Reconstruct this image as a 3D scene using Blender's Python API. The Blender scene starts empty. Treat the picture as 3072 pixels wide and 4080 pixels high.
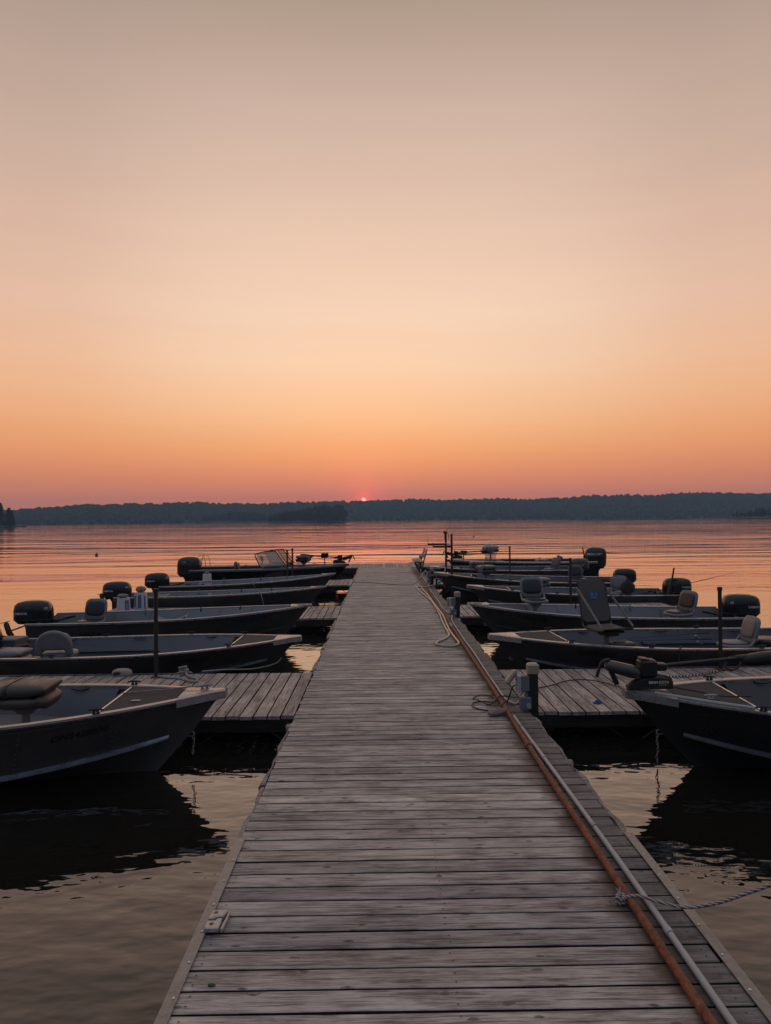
import bpy, math, random
from mathutils import Vector, Matrix
rnd = random.Random(7)
PI = math.pi
sc = bpy.context.scene
C = sc.collection

# ------------------------------------------------------------------ camera
cd = bpy.data.cameras.new('camera'); cam = bpy.data.objects.new('camera', cd); C.objects.link(cam)
cd.sensor_fit = 'VERTICAL'; cd.sensor_height = 36.0; cd.sensor_width = 36.0; cd.lens = 25.0
cd.clip_start = 0.05; cd.clip_end = 6000
PSI, PIT, ROLL = .0072, .0085, .010
cam.matrix_world = Matrix.Translation((0, 0, 2.30)) @ (Matrix.Rotation(-PSI, 4, 'Z') @ Matrix.Rotation(PI/2 + PIT, 4, 'X') @ Matrix.Rotation(-ROLL, 4, 'Z'))
sc.camera = cam
sc.render.resolution_x, sc.render.resolution_y = 771, 1024

# ------------------------------------------------------------------ view
sc.view_settings.view_transform = 'Standard'; sc.view_settings.look = 'None'
sc.view_settings.exposure = 0.0; sc.view_settings.gamma = 1.0
sc.render.engine = 'CYCLES'
sc.cycles.use_denoising = True
sc.cycles.max_bounces = 8; sc.cycles.diffuse_bounces = 3; sc.cycles.glossy_bounces = 4
sc.cycles.volume_bounces = 1; sc.cycles.transparent_max_bounces = 12
sc.cycles.sample_clamp_indirect = 6.0
sc.cycles.caustics_reflective = False; sc.cycles.caustics_refractive = False

# ------------------------------------------------------------------ sun and sky
SUN_AZ = math.radians(-1.34); SUN_EL = math.radians(1.47)
sdir = Vector((math.sin(SUN_AZ)*math.cos(SUN_EL), math.cos(SUN_AZ)*math.cos(SUN_EL), math.sin(SUN_EL)))
sl = bpy.data.lights.new('sun', 'SUN'); sl.energy = 0.012; sl.angle = math.radians(14); sl.color = (1, .24, .13)
so = bpy.data.objects.new('sun', sl); C.objects.link(so); so.rotation_euler = (-sdir).to_track_quat('-Z', 'Y').to_euler()

def lin(c):
    return tuple(((v/255.)/12.92 if v/255. <= .04045 else ((v/255.+.055)/1.055)**2.4) for v in c) + (1,)

W = bpy.data.worlds.new('World'); sc.world = W; W.use_nodes = True
nt = W.node_tree; nt.nodes.clear()
def N(t, **k):
    n = nt.nodes.new(t)
    for a, b in k.items(): setattr(n, a, b)
    return n
def lk(a, b): nt.links.new(a, b)
tc = N('ShaderNodeTexCoord'); sep = N('ShaderNodeSeparateXYZ'); lk(tc.outputs['Generated'], sep.inputs[0])
def mth(op, a, b=None, clamp=False):
    n = N('ShaderNodeMath', operation=op); n.use_clamp = clamp
    for i, v in enumerate((a, b)):
        if v is None: continue
        if isinstance(v, (int, float)): n.inputs[i].default_value = v
        else: lk(v, n.inputs[i])
    return n.outputs[0]
def ramp(fac, stops, interp='LINEAR'):
    r = N('ShaderNodeValToRGB'); r.color_ramp.interpolation = interp
    e = r.color_ramp.elements
    while len(e) < len(stops): e.new(.5)
    for el, (p, c) in zip(e, stops): el.position = p; el.color = c
    lk(fac, r.inputs[0]); return r.outputs[0]
def mix(f, a, b, bt='MIX'):
    n = N('ShaderNodeMix', data_type='RGBA', blend_type=bt)
    for s, v in ((n.inputs[0], f), (n.inputs[6], a), (n.inputs[7], b)):
        if isinstance(v, (int, float)): s.default_value = v
        elif isinstance(v, tuple): s.default_value = v
        else: lk(v, s)
    return n.outputs[2]
zc = mth('MAXIMUM', sep.outputs[2], 0.0)
elev = mth('DIVIDE', mth('ARCSINE', zc), PI/2)           # 0..1 = horizon..zenith
d = lambda x: x/90.
front = ramp(elev, [(0, lin((242, 132, 108))), (d(1.8), lin((245, 138, 104))), (d(3.2), lin((249, 150, 106))), (d(5.2), lin((255, 172, 114))),
                    (d(8), lin((255, 197, 147))), (d(12), lin((254, 214, 179))), (d(16), lin((252, 216, 187))),
                    (d(21.7), lin((240, 204, 178))), (d(30), lin((213, 182, 164))), (d(36.5), lin((178, 154, 133))),
                    (d(52), lin((172, 163, 158))), (1.0, lin((182, 183, 192)))])
side = ramp(elev, [(0, lin((228, 130, 108))), (d(3.2), lin((241, 146, 102))), (d(6), lin((252, 167, 110))), (d(10), lin((250, 184, 138))),
                   (d(16), lin((234, 186, 159))), (d(26), lin((203, 171, 152))), (d(36.5), lin((168, 147, 131))), (d(56), lin((168, 161, 158))), (1.0, lin((182, 183, 192)))])
back = ramp(elev, [(0, lin((62, 62, 70))), (d(8), lin((84, 88, 102))), (d(25), lin((132, 141, 162))), (d(55), lin((166, 174, 192))), (1.0, lin((182, 183, 192)))])
vn = N('ShaderNodeVectorMath', operation='NORMALIZE')
cmb = N('ShaderNodeCombineXYZ'); lk(sep.outputs[0], cmb.inputs[0]); lk(sep.outputs[1], cmb.inputs[1]); lk(cmb.outputs[0], vn.inputs[0])
dt = N('ShaderNodeVectorMath', operation='DOT_PRODUCT'); lk(vn.outputs[0], dt.inputs[0]); dt.inputs[1].default_value = Vector((math.sin(SUN_AZ+.03), math.cos(SUN_AZ+.03), 0))
az = dt.outputs['Value']                                  # 1 toward the sun, -1 behind
f1 = ramp(az, [(0.80, (1, 1, 1, 1)), (0.90, (.72, .72, .72, 1)), (1.0, (0, 0, 0, 1))], 'EASE')
az01 = mth('MULTIPLY_ADD', az, .5); nt.nodes[-1].inputs[2].default_value = .5
f2 = ramp(az01, [(0.0, (1, 1, 1, 1)), (.45, (.75, .75, .75, 1)), (.88, (0, 0, 0, 1))], 'EASE')
sky = mix(f2, mix(f1, front, side), back)
# faint uneven smoke bands
nz = N('ShaderNodeTexNoise'); nz.inputs['Scale'].default_value = 2.2; nz.inputs['Detail'].default_value = 3
mp = N('ShaderNodeMapping'); mp.inputs['Scale'].default_value = (1, 1, 14); lk(tc.outputs['Generated'], mp.inputs[0]); lk(mp.outputs[0], nz.inputs['Vector'])
bands = ramp(nz.outputs[0], [(.3, (.985, .98, .985, 1)), (.7, (1.01, 1.01, 1.005, 1))])
sky = mix(1.0, sky, bands, 'MULTIPLY')
# red glow and disc of the low sun
ds = N('ShaderNodeVectorMath', operation='DOT_PRODUCT'); lk(tc.outputs['Generated'], ds.inputs[0]); ds.inputs[1].default_value = sdir
ang = mth('MULTIPLY', mth('ARCCOSINE', mth('MINIMUM', ds.outputs['Value'], 1.0)), 180/PI)
glow = ramp(mth('DIVIDE', ang, 5.0), [(0, (.9, .02, .03, 1)), (.07, (.65, -.0, .015, 1)), (.2, (.24, .0, .02, 1)), (.5, (.06, .0, .010, 1)), (1, (0, 0, 0, 1))], 'EASE')
disc = ramp(mth('DIVIDE', ang, 1.0), [(0, (1, .26, .27, 1)), (.16, (1, .18, .18, 1)), (.20, (0, 0, 0, 1))])
dm = N('ShaderNodeVectorMath', operation='SCALE'); lk(disc, dm.inputs[0]); dm.inputs['Scale'].default_value = 4.0
sky = mix(1.0, mix(1.0, sky, glow, 'ADD'), dm.outputs[0], 'ADD')
nish = N('ShaderNodeTexSky', sky_type='NISHITA'); nish.sun_disc = False; nish.sun_elevation = SUN_EL; nish.sun_rotation = SUN_AZ
nish.air_density = 1.5; nish.dust_density = 6.0; nish.ozone_density = 2.0
bg1 = N('ShaderNodeBackground'); bg1.inputs[1].default_value = .93; lk(sky, bg1.inputs[0])
bg2 = N('ShaderNodeBackground'); bg2.inputs[1].default_value = .05; lk(nish.outputs[0], bg2.inputs[0])
ad = N('ShaderNodeAddShader'); lk(bg1.outputs[0], ad.inputs[0]); lk(bg2.outputs[0], ad.inputs[1])
wo = N('ShaderNodeOutputWorld'); lk(ad.outputs[0], wo.inputs[0])

# ------------------------------------------------------------------ materials
MATS = {}
def base_mat(name):
    m = bpy.data.materials.new(name); m.use_nodes = True
    t = m.node_tree; b = t.nodes['Principled BSDF']; MATS[name] = m
    return m, t, b
def mat(name, col, rough=.5, metal=0., var=.12, scale=6., bump=0., bscale=60., rvar=.12, stretch=None, spec=.5):
    """painted / moulded / metal surface with cloudy wear in colour, gloss and relief"""
    m, t, b = base_mat(name)
    b.inputs['Metallic'].default_value = metal
    b.inputs['Specular IOR Level'].default_value = spec
    tc = t.nodes.new('ShaderNodeTexCoord'); mp = t.nodes.new('ShaderNodeMapping'); t.links.new(tc.outputs['Object'], mp.inputs[0])
    if stretch: mp.inputs['Scale'].default_value = stretch
    n = t.nodes.new('ShaderNodeTexNoise'); n.inputs['Scale'].default_value = scale; n.inputs['Detail'].default_value = 5; n.inputs['Roughness'].default_value = .65
    t.links.new(mp.outputs[0], n.inputs['Vector'])
    r = t.nodes.new('ShaderNodeValToRGB'); e = r.color_ramp.elements
    e[0].position = .3; e[1].position = .72
    e[0].color = tuple(c*(1-var) for c in col) + (1,); e[1].color = tuple(min(1, c*(1+var)) for c in col) + (1,)
    t.links.new(n.outputs[0], r.inputs[0]); t.links.new(r.outputs[0], b.inputs['Base Color'])
    mr = t.nodes.new('ShaderNodeMapRange'); mr.inputs[1].default_value = .3; mr.inputs[2].default_value = .7
    mr.inputs[3].default_value = max(.02, rough-rvar); mr.inputs[4].default_value = min(1, rough+rvar)
    t.links.new(n.outputs[0], mr.inputs[0]); t.links.new(mr.outputs[0], b.inputs['Roughness'])
    if bump:
        n2 = t.nodes.new('ShaderNodeTexNoise'); n2.inputs['Scale'].default_value = bscale; n2.inputs['Detail'].default_value = 3
        t.links.new(mp.outputs[0], n2.inputs['Vector'])
        bp = t.nodes.new('ShaderNodeBump'); bp.inputs['Strength'].default_value = 1; bp.inputs['Distance'].default_value = bump
        t.links.new(n2.outputs[0], bp.inputs['Height']); t.links.new(bp.outputs[0], b.inputs['Normal'])
    return m

def wood(name, dark, mid, light, stain=False):
    """weathered decking: grain along local x, every board its own tone, knots and grey wear"""
    m, t, b = base_mat(name); L = t.links.new; nn = t.nodes.new
    tc = nn('ShaderNodeTexCoord'); oi = nn('ShaderNodeObjectInfo')
    off = nn('ShaderNodeVectorMath'); off.operation = 'SCALE'; off.inputs[0].default_value = (37., 91., 53.); L(oi.outputs['Random'], off.inputs['Scale'])
    av = nn('ShaderNodeVectorMath'); av.operation = 'ADD'; L(tc.outputs['Object'], av.inputs[0]); L(off.outputs[0], av.inputs[1])
    # knots first: they bend the grain
    mk = nn('ShaderNodeMapping'); mk.inputs['Scale'].default_value = (3.6, 10, 1)
    wz = nn('ShaderNodeTexNoise'); wz.inputs['Scale'].default_value = 16; wz.inputs['Detail'].default_value = 3; L(av.outputs[0], wz.inputs['Vector'])
    wzs = nn('ShaderNodeVectorMath'); wzs.operation = 'SCALE'; wzs.inputs['Scale'].default_value = .03; L(wz.outputs['Color'], wzs.inputs[0])
    wza = nn('ShaderNodeVectorMath'); wza.operation = 'ADD'; L(av.outputs[0], wza.inputs[0]); L(wzs.outputs[0], wza.inputs[1]); L(wza.outputs[0], mk.inputs[0])
    vo = nn('ShaderNodeTexVoronoi'); vo.voronoi_dimensions = '2D'; vo.inputs['Scale'].default_value = 1.0; vo.inputs['Randomness'].default_value = 1.0; L(mk.outputs[0], vo.inputs['Vector'])
    kn = nn('ShaderNodeMapRange'); kn.inputs[1].default_value = .02; kn.inputs[2].default_value = .125; kn.inputs[3].default_value = 1; kn.inputs[4].default_value = 0; kn.interpolation_type = 'SMOOTHSTEP'
    L(vo.outputs['Distance'], kn.inputs[0])
    sel = nn('ShaderNodeMath'); sel.operation = 'GREATER_THAN'; sel.inputs[1].default_value = .58
    sx = nn('ShaderNodeSeparateColor'); L(vo.outputs['Color'], sx.inputs[0]); L(sx.outputs[0], sel.inputs[0])
    kk = nn('ShaderNodeMath'); kk.operation = 'MULTIPLY'; L(kn.outputs[0], kk.inputs[0]); L(sel.outputs[0], kk.inputs[1])
    bend = nn('ShaderNodeVectorMath'); bend.operation = 'SCALE'; bend.inputs[0].default_value = (0, .035, 0); L(kk.outputs[0], bend.inputs['Scale'])
    a2 = nn('ShaderNodeVectorMath'); a2.operation = 'ADD'; L(av.outputs[0], a2.inputs[0]); L(bend.outputs[0], a2.inputs[1])
    def noise(scl, det, rough=.6, dist=0.):
        mp = nn('ShaderNodeMapping'); mp.inputs['Scale'].default_value = scl; L(a2.outputs[0], mp.inputs[0])
        n = nn('ShaderNodeTexNoise'); n.inputs['Scale'].default_value = 1; n.inputs['Detail'].default_value = det; n.inputs['Roughness'].default_value = rough; n.inputs['Distortion'].default_value = dist
        L(mp.outputs[0], n.inputs['Vector']); return n.outputs[0]
    g1 = noise((9.0, 150, 150), 3, .7, .35); g2 = noise((3.2, 42, 42), 3, .6, .7); pa = noise((2.5, 7, 7), 4, .65)
    r = nn('ShaderNodeValToRGB'); e = r.color_ramp.elements; e.new(.5)
    e[0].position = .36; e[1].position = .5; e[2].position = .64
    e[0].color = dark + (1,); e[1].color = mid + (1,); e[2].color = light + (1,)
    s = nn('ShaderNodeMath'); s.operation = 'MULTIPLY_ADD'; s.inputs[1].default_value = .36; L(g1, s.inputs[0])
    s2 = nn('ShaderNodeMath'); s2.operation = 'MULTIPLY_ADD'; s2.inputs[1].default_value = .36; L(g2, s2.inputs[0])
    s3 = nn('ShaderNodeMath'); s3.operation = 'MULTIPLY_ADD'; s3.inputs[1].default_value = .50; L(pa, s3.inputs[0]); s3.inputs[2].default_value = -.12
    L(s3.outputs[0], s2.inputs[2]); L(s2.outputs[0], s.inputs[2]); L(s.outputs[0], r.inputs[0])
    # drying cracks: thin dark lines along the grain
    cr = noise((2.6, 80, 80), 2, .5, .7); cm_ = nn('ShaderNodeMapRange'); cm_.inputs[1].default_value = .575; cm_.inputs[2].default_value = .635; cm_.interpolation_type = 'SMOOTHSTEP'; L(cr, cm_.inputs[0])
    crk = nn('ShaderNodeMix'); crk.data_type = 'RGBA'; L(r.outputs[0], crk.inputs[6]); crk.inputs[7].default_value = tuple(c*.40 for c in dark) + (1,); cf = nn('ShaderNodeMath'); cf.operation = 'MULTIPLY'; cf.inputs[1].default_value = .62; L(cm_.outputs[0], cf.inputs[0]); L(cf.outputs[0], crk.inputs[0])
    # per-board tone
    tone = nn('ShaderNodeValToRGB'); te = tone.color_ramp.elements; te.new(.35); te.new(.7)
    for el, (p, c) in zip(te, ((0, (.66, .66, .68, 1)), (.35, (1.02, 1.0, .98, 1)), (.7, (.80, .78, .765, 1)), (1, (1.22, 1.18, 1.13, 1)))): el.position = p; el.color = c
    L(oi.outputs['Random'], tone.inputs[0])
    mx = nn('ShaderNodeMix'); mx.data_type = 'RGBA'; mx.blend_type = 'MULTIPLY'; mx.inputs[0].default_value = 1; L(crk.outputs[2], mx.inputs[6]); L(tone.outputs[0], mx.inputs[7])
    mk2 = nn('ShaderNodeMix'); mk2.data_type = 'RGBA'; L(mx.outputs[2], mk2.inputs[6]); mk2.inputs[7].default_value = tuple(c*.45 for c in dark) + (1,)
    kf = nn('ShaderNodeMath'); kf.operation = 'MULTIPLY'; kf.inputs[1].default_value = .80; L(kk.outputs[0], kf.inputs[0]); L(kf.outputs[0], mk2.inputs[0])
    last = mk2.outputs[2]
    if stain:   # rust and damp bleeding from the steel pipe onto the boards beside it
        gp = nn('ShaderNodeNewGeometry'); sx_ = nn('ShaderNodeSeparateXYZ'); L(gp.outputs['Position'], sx_.inputs[0])
        nz_ = nn('ShaderNodeTexNoise'); nz_.inputs['Scale'].default_value = 5.0; nz_.inputs['Detail'].default_value = 5; L(gp.outputs['Position'], nz_.inputs['Vector'])
        wob = nn('ShaderNodeMath'); wob.operation = 'MULTIPLY_ADD'; wob.inputs[1].default_value = .34; L(nz_.outputs[0], wob.inputs[0]); L(sx_.outputs[0], wob.inputs[2])
        for stops, colr in ((((1.28, 0), (1.40, .75), (1.47, .75), (1.58, 0)), (.085, .042, .022, 1)), (((1.34, 0), (1.50, .62), (1.80, .62), (1.84, .5)), (.055, .052, .052, 1))):
            rr = nn('ShaderNodeValToRGB'); ee = rr.color_ramp.elements; ee.new(.4); ee.new(.6)
            mr_ = nn('ShaderNodeMapRange'); mr_.inputs[1].default_value = 1.0; mr_.inputs[2].default_value = 2.0; L(wob.outputs[0], mr_.inputs[0]); L(mr_.outputs[0], rr.inputs[0])
            for el, (p, k) in zip(ee, stops): el.position = p-1.0; el.color = (k, k, k, 1)
            mm = nn('ShaderNodeMix'); mm.data_type = 'RGBA'; L(rr.outputs[0], mm.inputs[0]); L(last, mm.inputs[6]); mm.inputs[7].default_value = colr; last = mm.outputs[2]
    L(last, b.inputs['Base Color'])
    b.inputs['Roughness'].default_value = .66; b.inputs['Specular IOR Level'].default_value = .28
    hs = nn('ShaderNodeMath'); hs.operation = 'MULTIPLY_ADD'; hs.inputs[1].default_value = .6; L(g2, hs.inputs[0]); L(g1, hs.inputs[2])
    bp = nn('ShaderNodeBump'); bp.inputs['Strength'].default_value = .9; bp.inputs['Distance'].default_value = .005; L(hs.outputs[0], bp.inputs['Height']); L(bp.outputs[0], b.inputs['Normal'])
    return m

wood('deck_wood', (.140, .122, .112), (.405, .362, .335), (.63, .575, .535), stain=True)
wood('finger_wood', (.145, .122, .110), (.36, .31, .285), (.56, .495, .455))
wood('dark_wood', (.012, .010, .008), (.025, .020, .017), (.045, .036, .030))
wood('edge_wood', (.15, .125, .11), (.30, .26, .235), (.44, .39, .36))
mat('galv', (.24, .24, .245), .42, .75, .3, 22, .0012, 90)
mat('alu', (.60, .60, .62), .30, .9, .16, 14, .0006, 160)
mat('alu_rail', (.29, .295, .31), .30, .6, .16, 9, .0005, 120)
mat('cast_alu', (.42, .40, .385), .45, .5, .22, 40, .001, 200)
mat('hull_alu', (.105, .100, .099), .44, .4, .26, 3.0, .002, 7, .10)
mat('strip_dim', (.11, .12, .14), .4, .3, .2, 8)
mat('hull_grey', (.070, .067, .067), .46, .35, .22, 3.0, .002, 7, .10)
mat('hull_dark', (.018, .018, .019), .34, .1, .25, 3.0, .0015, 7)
mat('hull_black', (.006, .006, .007), .22, 0, .25, 4.0, .001, 7)
mat('rail_strip', (.30, .34, .41), .32, .75, .2, 8)
mat('inner_blue', (.066, .079, .102), .55, 0, .14, 5, .0006, 80)
mat('inner_pale', (.155, .168, .192), .5, 0, .12, 5, .0006, 80)
mat('inner_dark', (.05, .052, .06), .6, 0, .2, 5)
mat('floor_vinyl', (.11, .105, .105), .62, 0, .16, 12, .0008, 140)
mat('carpet', (.048, .043, .042), .95, 0, .3, 140, .003, 260, 0)
mat('black_plastic', (.008, .008, .009), .42, 0, .3, 14)
mat('black_gloss', (.004, .004, .005), .16, 0, .3, 10, spec=.55)
mat('cowl_grey', (.006, .007, .009), .18, 0, .2, 6, spec=.5)
mat('cowl_silver', (.060, .060, .064), .25, .2, .15, 6)
mat('white_print', (.60, .60, .62), .5, 0, .05)
mat('red_print', (.22, .035, .04), .5, 0, .1)
mat('gold_print', (.34, .20, .03), .5, 0, .1)
mat('number_print', (.004, .004, .005), .5, 0, .2)
mat('blue_number', (.016, .022, .055), .5, 0, .2)
mat('red_faint', (.050, .016, .017), .5, 0, .3)
mat('vinyl_white', (.145, .150, .165), .48, 0, .10, 10, .0008, 120)
mat('vinyl_grey', (.090, .093, .102), .48, 0, .12, 10, .0008, 120)
mat('vinyl_tan', (.060, .048, .041), .46, 0, .14, 10, .0008, 120)
mat('vinyl_navy', (.012, .015, .027), .36, 0, .2, 10, .0006, 120)
mat('vinyl_dark', (.022, .022, .025), .42, 0, .2, 10, .0006, 120)
mat('moulded_grey', (.14, .147, .162), .42, 0, .1, 10)
mat('pedestal', (.24, .225, .21), .42, .3, .15, 20)
mat('sling_cloth', (.075, .073, .074), .85, 0, .14, 90, .0012, 300, .03)
mat('strap_cloth', (.24, .23, .22), .85, 0, .14, 90)
mat('logo_blue', (.02, .07, .20), .6, 0, .1)
mat('logo_pale', (.06, .16, .32), .6, 0, .1)
mat('pvc', (.34, .34, .345), .42, 0, .12, 12)
mat('beige_plastic', (.30, .25, .205), .45, 0, .14, 14)
mat('grey_box', (.14, .147, .16), .5, 0, .12, 14)
mat('blue_box', (.12, .14, .185), .45, 0, .12, 14)
mat('post_black', (.013, .012, .012), .6, 0, .3, 10)
mat('hose_tan', (.44, .35, .28), .38, 0, .18, 9)
mat('hose_black', (.016, .015, .015), .42, 0, .25, 12)
mat('cord_black', (.014, .014, .015), .5, 0, .2)
mat('rope_white', (.30, .285, .27), .85, 0, .2, 90, .002, 160, .05)
mat('stone', (.25, .18, .155), .85, 0, .35, 22, .004, 40, .05)
mat('rock_grey', (.20, .185, .17), .85, 0, .4, 26, .004, 40, .05)
mat('bucket_white', (.42, .43, .46), .4, 0, .06, 10)
mat('bucket_blue', (.05, .12, .27), .5, 0, .12, 20)
mat('steel_brown', (.045, .026, .020), .55, .4, .45, 16, .0006, 60)
mat('glove_tarp', (.025, .07, .19), .7, 0, .2, 40)
mat('battery_box', (.075, .075, .062), .55, 0, .25, 25, .001, 90)
mat('net_cloth', (.035, .03, .027), .9, 0, .4, 60, .004, 90)
mat('yellow_plastic', (.42, .24, .03), .5, 0, .1)
mat('buoy_paint', (.16, .13, .14), .5, 0, .2)
mat('shore_soil', (.060, .052, .042), .9, 0, .4, .05)
mat('bark', (.045, .035, .028), .9, 0, .4, 3)
mat('moss', (.05, .075, .015), .95, 0, .4, 60, .003, 120)
mat('sticker_white', (.42, .42, .44), .5, 0, .05)
# glass and plastic film
m, t, b = base_mat('screen_glass'); b.inputs['Base Color'].default_value = (.50, .49, .45, 1); b.inputs['Roughness'].default_value = .10; b.inputs['Alpha'].default_value = .42
m, t, b = base_mat('clear_bag'); b.inputs['Base Color'].default_value = (.5, .48, .48, 1); b.inputs['Roughness'].default_value = .35; b.inputs['Alpha'].default_value = .35
# foliage
def foliage(name, lo, hi):
    m, t, b = base_mat(name); g = t.nodes.new('ShaderNodeNewGeometry'); n = t.nodes.new('ShaderNodeTexNoise'); n.inputs['Scale'].default_value = .12; n.inputs['Detail'].default_value = 4
    t.links.new(g.outputs['Position'], n.inputs['Vector'])
    ad = t.nodes.new('ShaderNodeMath'); ad.operation = 'MULTIPLY_ADD'; ad.inputs[1].default_value = .45; t.links.new(g.outputs['Random Per Island'], ad.inputs[0]); t.links.new(n.outputs[0], ad.inputs[2])
    r = t.nodes.new('ShaderNodeValToRGB'); e = r.color_ramp.elements; e[0].position = .35; e[1].position = 1.0; e[0].color = lo + (1,); e[1].color = hi + (1,)
    t.links.new(ad.outputs[0], r.inputs[0]); t.links.new(r.outputs[0], b.inputs['Base Color']); b.inputs['Roughness'].default_value = .9; b.inputs['Specular IOR Level'].default_value = .1
foliage('forest', (.022, .029, .022), (.045, .056, .040))
foliage('spruce', (.008, .013, .010), (.020, .028, .018))
# rust
m, t, b = base_mat('rust'); nn = t.nodes.new; L = t.links.new
tcn = nn('ShaderNodeTexCoord'); n1 = nn('ShaderNodeTexNoise'); n1.inputs['Scale'].default_value = 26; n1.inputs['Detail'].default_value = 6; n1.inputs['Roughness'].default_value = .7; L(tcn.outputs['Object'], n1.inputs['Vector'])
r = nn('ShaderNodeValToRGB'); e = r.color_ramp.elements; e.new(.5); e.new(.66)
for el, (p, c) in zip(e, ((.3, (.035, .013, .008)), (.5, (.17, .048, .020)), (.66, (.26, .085, .032)), (.8, (.40, .22, .10)))): el.position = p; el.color = c + (1,)
L(n1.outputs[0], r.inputs[0]); L(r.outputs[0], b.inputs['Base Color']); b.inputs['Roughness'].default_value = .72
bp = nn('ShaderNodeBump'); bp.inputs['Distance'].default_value = .003; L(n1.outputs[0], bp.inputs['Height']); L(bp.outputs[0], b.inputs['Normal'])
# braided rope
m, t, b = base_mat('rope_braid'); nn = t.nodes.new; L = t.links.new
tcn = nn('ShaderNodeTexCoord'); wv = nn('ShaderNodeTexWave'); wv.inputs['Scale'].default_value = 28; wv.inputs['Distortion'].default_value = 2.5; wv.bands_direction = 'DIAGONAL'; L(tcn.outputs['Object'], wv.inputs['Vector'])
r = nn('ShaderNodeValToRGB'); e = r.color_ramp.elements; e[0].position = .25; e[1].position = .7; e[0].color = (.14, .11, .12, 1); e[1].color = (.46, .42, .41, 1)
L(wv.outputs[0], r.inputs[0]); L(r.outputs[0], b.inputs['Base Color']); b.inputs['Roughness'].default_value = .85
bp = nn('ShaderNodeBump'); bp.inputs['Distance'].default_value = .004; L(wv.outputs[0], bp.inputs['Height']); L(bp.outputs[0], b.inputs['Normal'])
# water
m, t, b = base_mat('water'); nn = t.nodes.new; L = t.links.new
b.inputs['Base Color'].default_value = (.010, .0085, .006, 1); b.inputs['Roughness'].default_value = .015; b.inputs['IOR'].default_value = 1.52
g = nn('ShaderNodeNewGeometry')
def wn(scl, det, rot=0., rough=.5, dist=0.):
    mp = nn('ShaderNodeMapping'); mp.inputs['Scale'].default_value = scl; mp.inputs['Rotation'].default_value = (0, 0, rot); L(g.outputs['Position'], mp.inputs[0])
    n = nn('ShaderNodeTexNoise'); n.inputs['Scale'].default_value = 1; n.inputs['Detail'].default_value = det; n.inputs['Roughness'].default_value = rough; n.inputs['Distortion'].default_value = dist
    L(mp.outputs[0], n.inputs['Vector']); return n.outputs[0]
def wm(op, a, bb, c=None):
    n = nn('ShaderNodeMath'); n.operation = op
    for i, v in enumerate((a, bb, c)):
        if v is None: continue
        if isinstance(v, (int, float)): n.inputs[i].default_value = v
        else: L(v, n.inputs[i])
    return n.outputs[0]
sp = nn('ShaderNodeSeparateXYZ'); L(g.outputs['Position'], sp.inputs[0])
open_w = nn('ShaderNodeMapRange'); open_w.inputs[1].default_value = 8; open_w.inputs[2].default_value = 45; open_w.inputs[3].default_value = .12; open_w.inputs[4].default_value = .62; L(sp.outputs[1], open_w.inputs[0])
calm = nn('ShaderNodeMapRange'); calm.inputs[1].default_value = .38; calm.inputs[2].default_value = .62; calm.inputs[3].default_value = .45; calm.inputs[4].default_value = 1.15
L(wn((.010, .035, 1), 2), calm.inputs[0])
big = wn((.16, .75, 1), 1.5, .06, .45, .25); midw = wn((1.5, 2.6, 1), 2.0, -.10, .5, .3); fine = wn((2.3, 4.2, 1), 2.5, .2); swell = wn((.045, .27, 1), 1.5, -.05, .5, .3)
mf = nn('ShaderNodeMapRange'); mf.inputs[1].default_value = 14; mf.inputs[2].default_value = 48; mf.inputs[3].default_value = .058; mf.inputs[4].default_value = .004; L(sp.outputs[1], mf.inputs[0])
ff = nn('ShaderNodeMapRange'); ff.inputs[1].default_value = 10; ff.inputs[2].default_value = 32; ff.inputs[3].default_value = .0115; ff.inputs[4].default_value = .0; L(sp.outputs[1], ff.inputs[0])
h = wm('MULTIPLY', wm('ADD', wm('MULTIPLY_ADD', swell, .27, wm('MULTIPLY', big, .095)), wm('MULTIPLY', midw, mf.outputs[0])), wm('MULTIPLY', open_w.outputs[0], calm.outputs[0]))
h = wm('MULTIPLY_ADD', fine, ff.outputs[0], h)
bp = nn('ShaderNodeBump'); bp.inputs['Strength'].default_value = 1; bp.inputs['Distance'].default_value = 1.0; L(h, bp.inputs['Height']); L(bp.outputs[0], b.inputs['Normal'])
b.inputs['Coat Weight'].default_value = .8; b.inputs['Coat Roughness'].default_value = .015; b.inputs['Coat IOR'].default_value = 1.32; L(bp.outputs[0], b.inputs['Coat Normal'])

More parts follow.
